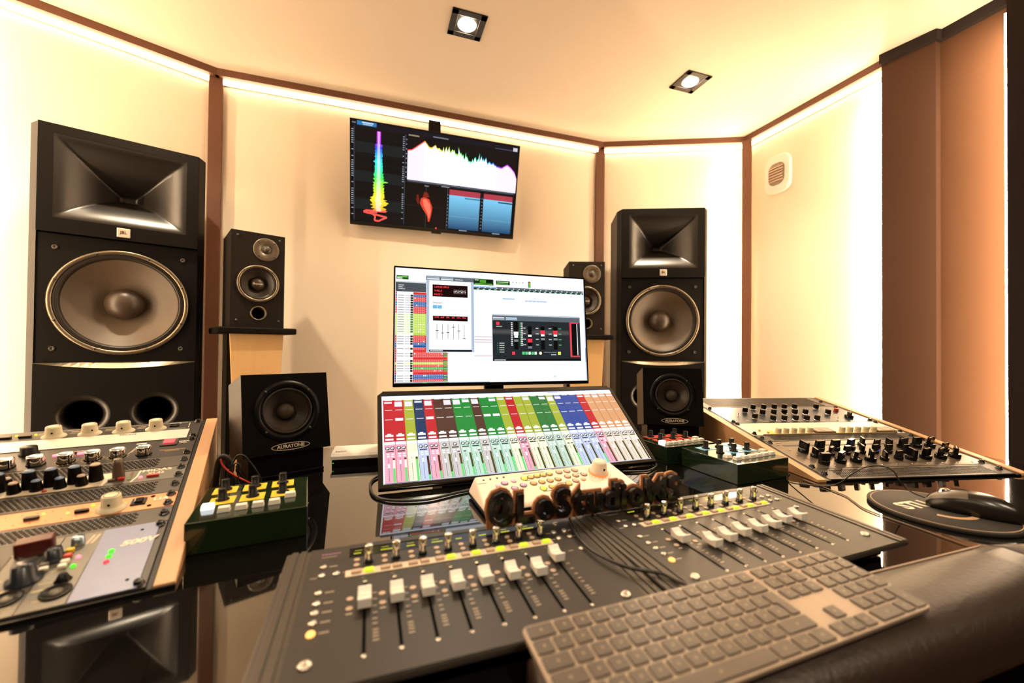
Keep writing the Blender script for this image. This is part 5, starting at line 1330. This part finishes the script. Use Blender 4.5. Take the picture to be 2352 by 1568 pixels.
# ---------------------------------------------------------------- left rack
OL = (-0.6034, 0.6035, 0.7777)
FL = rack_frame(OL, 13.3, 10.66, 1.025)
cabinet(FL, 13.3, -1, 'sloping desktop rack with pale wooden cheeks on the left wing', 0.588, 10.66)
A0, A1 = 0.008 - W19, 0.008
SL = (0.0, A0 + 0.008)
def lu(name, label, v0, v1, material): return rack_unit(FL, name, label, 'rack unit', A0, A1, v0, v1, material, SL)
o = lu('module_frame', 'module rack frame with pale blue end panel at the front of the left rack', 0.0, 0.147, M['gun'])
bp = part('blue_end_panel', MB().prism([(-0.0585, 0.0015), (0.0, 0.0015), (0.0, 0.1455), (-0.0600, 0.1455)], 0.0001, 0.0015), M['bluep'], o)
text('panel_lettering', '500V', 0.0150, M['print'], bp, (-0.017, 0.102, 0.0017), (0, 0, R(2)), off=0.0007, ext=0.0001, sx=1.15, shear=0.2)
for y, m_ in ((88, 'lgrn'), (77, 'lgrn'), (66, 'lred')): led(bp, -0.041, y * mm, m_, 1.5).location.z = 0.0015
for x, y in ((-0.018, 0.130), (-0.012, 0.020)): part('panel_hole', MB().cyl(x, y, 0.0016, 0.0019, 0.002, n=8), M['hole'], bp)
for i, (a, b) in enumerate(((-0.0985, -0.0600), (-0.1385, -0.0995), (-0.178, -0.1395), (-0.218, -0.179), (-0.258, -0.219), (-0.298, -0.259))):
    part('module_panel', MB().box(a, b, 0.0015, 0.1455, 0.0001, 0.0012), M['greyp'] if i in (0, 1, 3) else M['gunl'], o)
part('wide_knob', MB().prism([(x * 0.95, y * 0.75) for x, y in rrect(0.036, 0.024, 0.005)], 0.002, 0.022, M3((-0.118, 0.117, 0.0), (0, 0, R(8)))), M['dred'], o, bevel=0.002)
part('wide_knob_base', MB().cyl(-0.118, 0.113, 0.0013, 0.007, 0.013, n=20), M['steel'], o)
part('blue_knob', MB().lathe([(0.016, 0.0013), (0.0155, 0.004), (0.011, 0.006), (0.0095, 0.022), (0, 0.0225)], 24, M3((-0.110, 0.062, 0))), M['navy'], o)
part('blue_knob', MB().lathe([(0.013, 0.0013), (0.012, 0.004), (0.009, 0.006), (0.008, 0.018), (0, 0.0185)], 24, M3((-0.155, 0.098, 0))), M['navy'], o)
part('blue_knob', MB().lathe([(0.012, 0.0013), (0.011, 0.004), (0.008, 0.006), (0.007, 0.016), (0, 0.0165)], 24, M3((-0.095, 0.096, 0))), M['navy'], o)
part('small_knob', MB().lathe([(0.007, 0.0013), (0.0065, 0.012), (0, 0.0125)], 16, M3((-0.081, 0.122, 0))), M['chromet'], o)
part('small_knob', MB().lathe([(0.008, 0.0013), (0.006, 0.004), (0.0035, 0.010), (0, 0.0105)], 16, M3((-0.074, 0.047, 0))), M['blk'], o)
for x, y in ((-0.074, 0.026), (-0.114, 0.032), (-0.155, 0.03)):
    s_ = part('socket', MB().lathe([(0.0135, 0.0013), (0.0135, 0.003), (0.0115, 0.0035), (0.0105, 0.002), (0, 0.0018)], 24, M3((x, y, 0))), M['blk'], o)
    part('socket_core', MB().lathe([(0.006, 0.0019), (0.006, 0.0026), (0, 0.0027)], 12, M3((x, y, 0))), M['greyp'], s_)
for x, y, m_ in ((-0.072, 0.089, 'lpnk'), (-0.072, 0.071, 'lgrn')): led(o, x, y, m_, 1.3).location.z = 0.0013
for x, y, m_ in ((-0.084, 0.106, 'yel'), (-0.083, 0.094, 'redl'), (-0.082, 0.082, 'btn'), (-0.082, 0.073, 'btn'), (-0.098, 0.074, 'btn'), (-0.1, 0.083, 'greyp')):
    part('push_button', MB().box(x - 0.004, x + 0.004, y - 0.003, y + 0.003, 0.0013, 0.006), M[m_], o, bevel=0.001)
p = PB(1, 1)
for k in range(26):
    x = -0.29 + (k % 9) * 0.025; y = 0.015 + (k // 9) * 0.052; p.rect(x, y, x + 0.010, y + 0.0022, 'A89878', 1)
p.rect(-0.124, 0.045, -0.108, 0.048, 'C8B48A', 1); p.rect(-0.096, 0.034, -0.085, 0.0365, 'B8A888', 1); p.rect(-0.094, 0.046, -0.083, 0.0485, 'A89878', 1)
p.poly([(-0.074, 0.118), (-0.071, 0.118), (-0.067, 0.138), (-0.070, 0.138)], 'C0AE92', 1); p.poly([(-0.069, 0.118), (-0.066, 0.118), (-0.062, 0.138), (-0.065, 0.138)], 'C0AE92', 1)
p.build('panel_print', M['inkp'], o, loc=(0, 0, 0.00135))
vent(FL, 'perforated vent panel between the copper unit and the module frame', A0, A1, 0.1475, 0.1905, A0 + 0.06, -0.030, SL, 62, 7)
o = lu('rack_preamp', 'copper-fronted rack preamp with one cream knob on the left rack', 0.191, 0.238, M['copper'])
def hat(o, x, y):
    k = inst('knob', ME['hat'], o, (x, y, 0.0003), (0, 0, rnd.uniform(-0.6, 0.6))); inst('knob_ring', ME['hatr'], k); inst('pointer_dot', ME['hatd'], k)
hat(o, -0.068, 0.020)
sw = part('rocker_switch', MB().box(-0.047, -0.029, 0.017, 0.036, 0.0002, 0.002), M['blk'], o); part('rocker', MB().box(-0.043, -0.033, 0.020, 0.033, 0.0021, 0.005), M['blkg'], sw, bevel=0.001)
for x in (-0.101, -0.152, -0.20, -0.25):
    part('paddle_switch', MB().prism(rrect(0.016, 0.006, 0.0025, 3), 0.0003, 0.004, M3((x, 0.021, 0))), M['blk'] if x > -0.12 else M['gunl'], o)
for x, y, m_ in ((-0.093, 0.037, 'lyel'), (-0.116, 0.022, 'lamb'), (-0.143, 0.030, 'lamb'), (-0.19, 0.025, 'lyel')): led(o, x, y, m_, 1.0)
for x, y in ((-0.023, 0.039), (-0.023, 0.010)): part('panel_hole', MB().cyl(x, y, 0.0002, 0.0006, 0.003, n=10), M['hole'], o)
p = PB(1, 1)
for k in range(26): p.disc(-0.29 + (k % 13) * 0.0155, 0.010 + (k // 13) * 0.026, 0.0012, '5A2A14', 1, 6)
p.build('panel_print', M['inkp'], o, loc=(0, 0, 0.0001))
text('panel_lettering', 'UA', 0.014, M['print'], o, (-0.011, 0.027, 0.0004), off=0.0004, ext=0.0002)
vent(FL, 'perforated vent panel between the copper unit and the slim channel strip', A0, A1, 0.2385, 0.2895, A0 + 0.06, -0.024, SL, 62, 8)
o = lu('rack_channel_strip', 'slim rack channel strip with cream and blue capped black knobs on the left rack', 0.290, 0.339, M['greyp'])
part('cream_plate', MB().prism([(A0 + 0.03, 0.002), (-0.098, 0.002), (-0.094, 0.016), (-0.086, 0.0475), (A0 + 0.03, 0.0475)], 0.0001, 0.0008), M['ivory'], o)
for i, x in enumerate((-0.187, -0.163, -0.136, -0.111, -0.22, -0.25)):
    k = inst('knob', ME['mbig'], o, (x, 0.027, 0.001)); inst('cap', ME['mbt' + ('c' if i == 3 else 'b')], k)
for i, (x, y) in enumerate(((-0.214, 0.034), (-0.200, 0.0145), (-0.176, 0.0145), (-0.150, 0.0145), (-0.125, 0.0145), (-0.235, 0.0145))):
    k = inst('knob', ME['msm'], o, (x, y, 0.001), scale=(0.85, 0.85, 1)); inst('cap', ME['mst' + ('c' if i in (0, 1, 4) else 'b')], k)
part('fader_knob', MB().lathe([(0.0085, 0.0005), (0.008, 0.012), (0.0068, 0.024), (0.0058, 0.034), (0, 0.0345)], 14, M3((-0.083, 0.028, 0))), M['panelg'], o)
part('red_switch', MB().box(-0.082, -0.073, 0.013, 0.019, 0.0003, 0.005), M['red'], o, bevel=0.001)
part('grey_switch', MB().box(-0.094, -0.084, 0.013, 0.018, 0.0003, 0.004), M['panelg'], o, bevel=0.001)
part('red_switch', MB().prism(rrect(0.017, 0.005, 0.002, 3), 0.0003, 0.004, M3((-0.036, 0.0155, 0))), M['red'], o)
part('red_dot', MB().cyl(-0.165, 0.006, 0.0008, 0.003, 0.003, n=10), M['red'], o)
led(o, -0.0525, 0.0155, 'lpnk', 1.5)
part('level_meter', MB().box(-0.0695, -0.0655, 0.012, 0.043, 0.0002, 0.0008), M['trim'], o)
p = PB(1, 1); p.poly([(-0.0645, 0.004), (-0.062, 0.004), (-0.057, 0.022), (-0.056, 0.046), (-0.0585, 0.046), (-0.0595, 0.022)], 'E8DCC0', 1); p.rect(-0.0687, 0.013, -0.0663, 0.027, '3C7A2A', 12); p.build('panel_print', M['inkp'], o, loc=(0, 0, 0.0001))
text('panel_lettering', 'MIDAS', 0.0125, M['print'], o, (-0.034, 0.041, 0.0003), off=0.0003, ext=0.0001, sx=1.15); text('panel_lettering', 'XL42', 0.011, M['print'], o, (-0.034, 0.029, 0.0003), off=0.0002, ext=0.0001, sx=0.95)
vent(FL, 'perforated vent panel between the slim channel strip and the chrome-knob unit', A0, A1, 0.3395, 0.3885, A0 + 0.06, -0.036, SL, 62, 7)
o = lu('rack_limiter', 'black rack limiter with a row of chrome knobs on the left rack', 0.389, 0.4775, M['panel'])
for i, x in enumerate((-0.246, -0.210, -0.173, -0.138, -0.104, -0.067, -0.282)):
    k = inst('knob', ME['chk'], o, (x, 0.022, 0.0002), (0, 0, R((40, -25, 35, -20, 0, 25, 10)[i]))); inst('knob_top', ME['cht'], k); inst('pointer_line', ME['chl'], k); inst('skirt', ME['chs'], k)
part('black_knob', MB().lathe([(0.0135, 0.0003), (0.0135, 0.002), (0.0115, 0.003), (0.0112, 0.014), (0, 0.0145)], 24, M3((-0.235, 0.075, 0))), M['blk'], o)
b_ = part('lit_button_frame', MB().box(-0.0485, -0.0215, 0.053, 0.085, 0.0002, 0.002), M['gun'], o); part('lit_red_button', MB().box(-0.044, -0.026, 0.060, 0.081, 0.0021, 0.005), M['lred'], b_, bevel=0.001)
for x in (-0.192, -0.160): part('red_lamp', MB().prism(rrect(0.013, 0.006, 0.0025, 3), 0.0002, 0.003, M3((x, 0.052, 0))), M['lpnk'], o)
part('legend_slot', MB().box(-0.187, -0.163, 0.055, 0.062, 0.0002, 0.0006), M['hole'], o)
for i, x in enumerate((-0.138, -0.104, -0.173)):
    for a in range(11):
        t = R(150 + a * 24); part('scale_tick', MB().box(0.0135, 0.0165, -0.0005, 0.0005, 0.0002, 0.0004, M3((x, 0.022, 0), (0, 0, t))), M['gold'], o)
p = PB(1, 1)
p.words(-0.19, 0.066, 0.036, 0.003, 'D8C8B0', 1, 5); p.words(-0.045, 0.031, 0.040, 0.0022, 'C09850', 1, 6); p.words(-0.036, 0.026, 0.022, 0.0022, 'C09850', 1, 7); p.rect(-0.088, 0.075, -0.072, 0.080, 'E0D4C0', 1); p.rect(-0.018, 0.064, -0.006, 0.066, 'F0E4D0', 1); p.words(-0.02, 0.070, 0.018, 0.004, 'F0E4D0', 1, 9)
p.poly([(-0.0915, 0.03), (-0.0905, 0.03), (-0.082, 0.072), (-0.083, 0.072)], 'D8C8B0', 1); p.poly([(-0.0885, 0.035), (-0.0875, 0.035), (-0.079, 0.072), (-0.080, 0.072)], 'D8C8B0', 1)
p.build('panel_print', M['inkp'], o, loc=(0, 0, 0.0001))
o = lu('rack_monitor_unit', 'black and white rack unit with cream skirted knobs, back of left rack', 0.478, 0.586, M['panel'])
part('white_half', MB().box(A0 + 0.012, -0.010, 0.0008, 0.053, 0.0001, 0.0012), M['silver'], o)
for x in (-0.228, -0.176, -0.124, -0.071, -0.35): hat(o, x, 0.070)
for x in (-0.270, -0.297, -0.32):
    part('flat_button', MB().prism(rrect(0.018, 0.008, 0.002, 3), 0.0002, 0.004, M3((x, 0.078, 0))), M['gunl'], o, bevel=0.0006)
for x in (-0.258, -0.284): led(o, x, 0.086, 'lyel', 1.0)
part('power_button', MB().box(-0.049, -0.032, 0.076, 0.090, 0.0002, 0.003), M['blkg'], o, bevel=0.001)
p = PB(1, 1)
p.rect(-0.25, 0.0995, -0.018, 0.1005, 'E0D8C8', 1); p.rect(-0.0145, 0.066, -0.0135, 0.097, 'E0D8C8', 1); p.rect(-0.06, 0.0625, -0.018, 0.0635, 'E0D8C8', 1)
for x in (-0.252, -0.202, -0.150, -0.098): p.words(x - 0.006, 0.088, 0.014, 0.003, 'C8B888', 1, int(-x * 1000)); p.words(x - 0.006, 0.080, 0.014, 0.002, 'C8B888', 1, int(-x * 800))
p.build('panel_print', M['inkp'], o, loc=(0, 0, 0.0001))
text('panel_lettering', 'SOURCE', 0.007, M['ringg'], o, (-0.112, 0.044, 0.0014), ext=0.0001); text('panel_lettering', 'POWER', 0.006, M['print'], o, (-0.040, 0.0965, 0.0004), ext=0.0001)

# ================================================================== CABLES
def cable(name, label, pts, r, m_, cat='cable'):
    o = tag(part(name, MB().tube(smooth_path(pts, 8), r, 7), M[m_]), label, cat)
    return o
mc = part('mouse_cable', MB().tube(smooth_path([Vector(v) for v in [(0.6800, 0.5030, 0.7836), (0.6732, 0.5168, 0.7884), (0.6698, 0.5283, 0.7961), (0.6568, 0.5325, 0.8127), (0.6473, 0.5355, 0.8276), (0.6226, 0.5331, 0.8386), (0.5919, 0.5327, 0.8446), (0.5556, 0.5343, 0.8430), (0.5341, 0.5417, 0.8302), (0.5289, 0.5564, 0.8112), (0.5300, 0.5800, 0.7960), (0.5420, 0.6350, 0.7790), (0.5600, 0.6850, 0.7672), (0.585, 0.712, 0.7672), (0.625, 0.735, 0.7672)]], 8), 0.0013, 7), M['cable'], mo)
mc.matrix_parent_inverse = (Matrix.Translation(mo.location) @ mo.rotation_euler.to_matrix().to_4x4()).inverted()
cable('desk_cable', 'thin brown cable running over the desk from the right rack to the padded edge', [(0.6080, 0.6900, 0.7668), (0.6069, 0.6750, 0.7668), (0.5935, 0.5956, 0.7668), (0.5740, 0.5632, 0.7668), (0.5480, 0.5200, 0.7668), (0.5430, 0.4328, 0.7668), (0.5397, 0.3768, 0.7668)], 0.0012, 'wirebr')
cable('monitor_cable', 'black cable looping round the left foot of the tilted monitor', [(-0.300, 1.03, 0.7685), (-0.3381, 0.9732, 0.7685), (-0.3443, 0.9210, 0.7685), (-0.3358, 0.8652, 0.7685), (-0.3041, 0.8300, 0.7685), (-0.2400, 0.8150, 0.7685), (-0.1743, 0.8350, 0.7685), (-0.1, 0.8555, 0.7685)], 0.0028, 'cable')
cable('monitor_cable', 'black cable curving out under the right foot of the tilted monitor', [(0.2365, 0.8600, 0.7685), (0.2703, 0.8513, 0.7685), (0.3029, 0.8496, 0.7685), (0.3533, 0.8847, 0.7685), (0.372, 0.95, 0.7685)], 0.0025, 'cable')
cable('keyboard_cable', 'black cable crossing the joint between the two control surfaces', [(-0.050, 0.575, 0.8040), (-0.0534, 0.5634, 0.8040), (-0.0622, 0.5321, 0.8025), (-0.0649, 0.5050, 0.8020), (-0.0629, 0.4800, 0.8010), (-0.0547, 0.4550, 0.8010), (-0.0443, 0.4353, 0.8010), (-0.0308, 0.4226, 0.8010), (-0.0111, 0.4083, 0.8010), (-0.0036, 0.3882, 0.8010), (0.0012, 0.3760, 0.8010)], 0.0022, 'cable')
cable('speaker_wire', 'red wire behind the yellow-labelled button box', [(-0.6231, 0.945, 0.8427), (-0.6208, 0.945, 0.8326), (-0.6109, 0.945, 0.8192), (-0.5978, 0.945, 0.8080), (-0.5800, 0.945, 0.7962), (-0.5622, 0.95, 0.7833), (-0.54, 0.96, 0.7675)], 0.0016, 'rcable')
cable('speaker_wire', 'large black wire loop behind the yellow-labelled button box', [(-0.5950, 0.955, 0.7675), (-0.6003, 0.955, 0.7950), (-0.6073, 0.955, 0.8211), (-0.6032, 0.955, 0.8360), (-0.5967, 0.955, 0.8457), (-0.5856, 0.955, 0.8436), (-0.5742, 0.955, 0.8286), (-0.5626, 0.955, 0.8095), (-0.5555, 0.955, 0.7921), (-0.552, 0.955, 0.7675)], 0.0017, 'cable')
cable('speaker_wire', 'small black wire coil behind the yellow-labelled button box', [(-0.5973, 0.930, 0.8209), (-0.5954, 0.930, 0.8357), (-0.5878, 0.930, 0.8339), (-0.5844, 0.930, 0.8223), (-0.5864, 0.930, 0.8125), (-0.5906, 0.930, 0.8053), (-0.5818, 0.930, 0.7858), (-0.575, 0.930, 0.7675)], 0.0015, 'cable')
cable('cable_sleeve', 'dark brown cable sleeve rising beside the left rack cheek', [(-0.642, 0.978, 0.775), (-0.6355, 0.975, 0.8300), (-0.6278, 0.975, 0.8400), (-0.6177, 0.975, 0.8318), (-0.6152, 0.975, 0.8160), (-0.6170, 0.975, 0.7725)], 0.006, 'cabside')
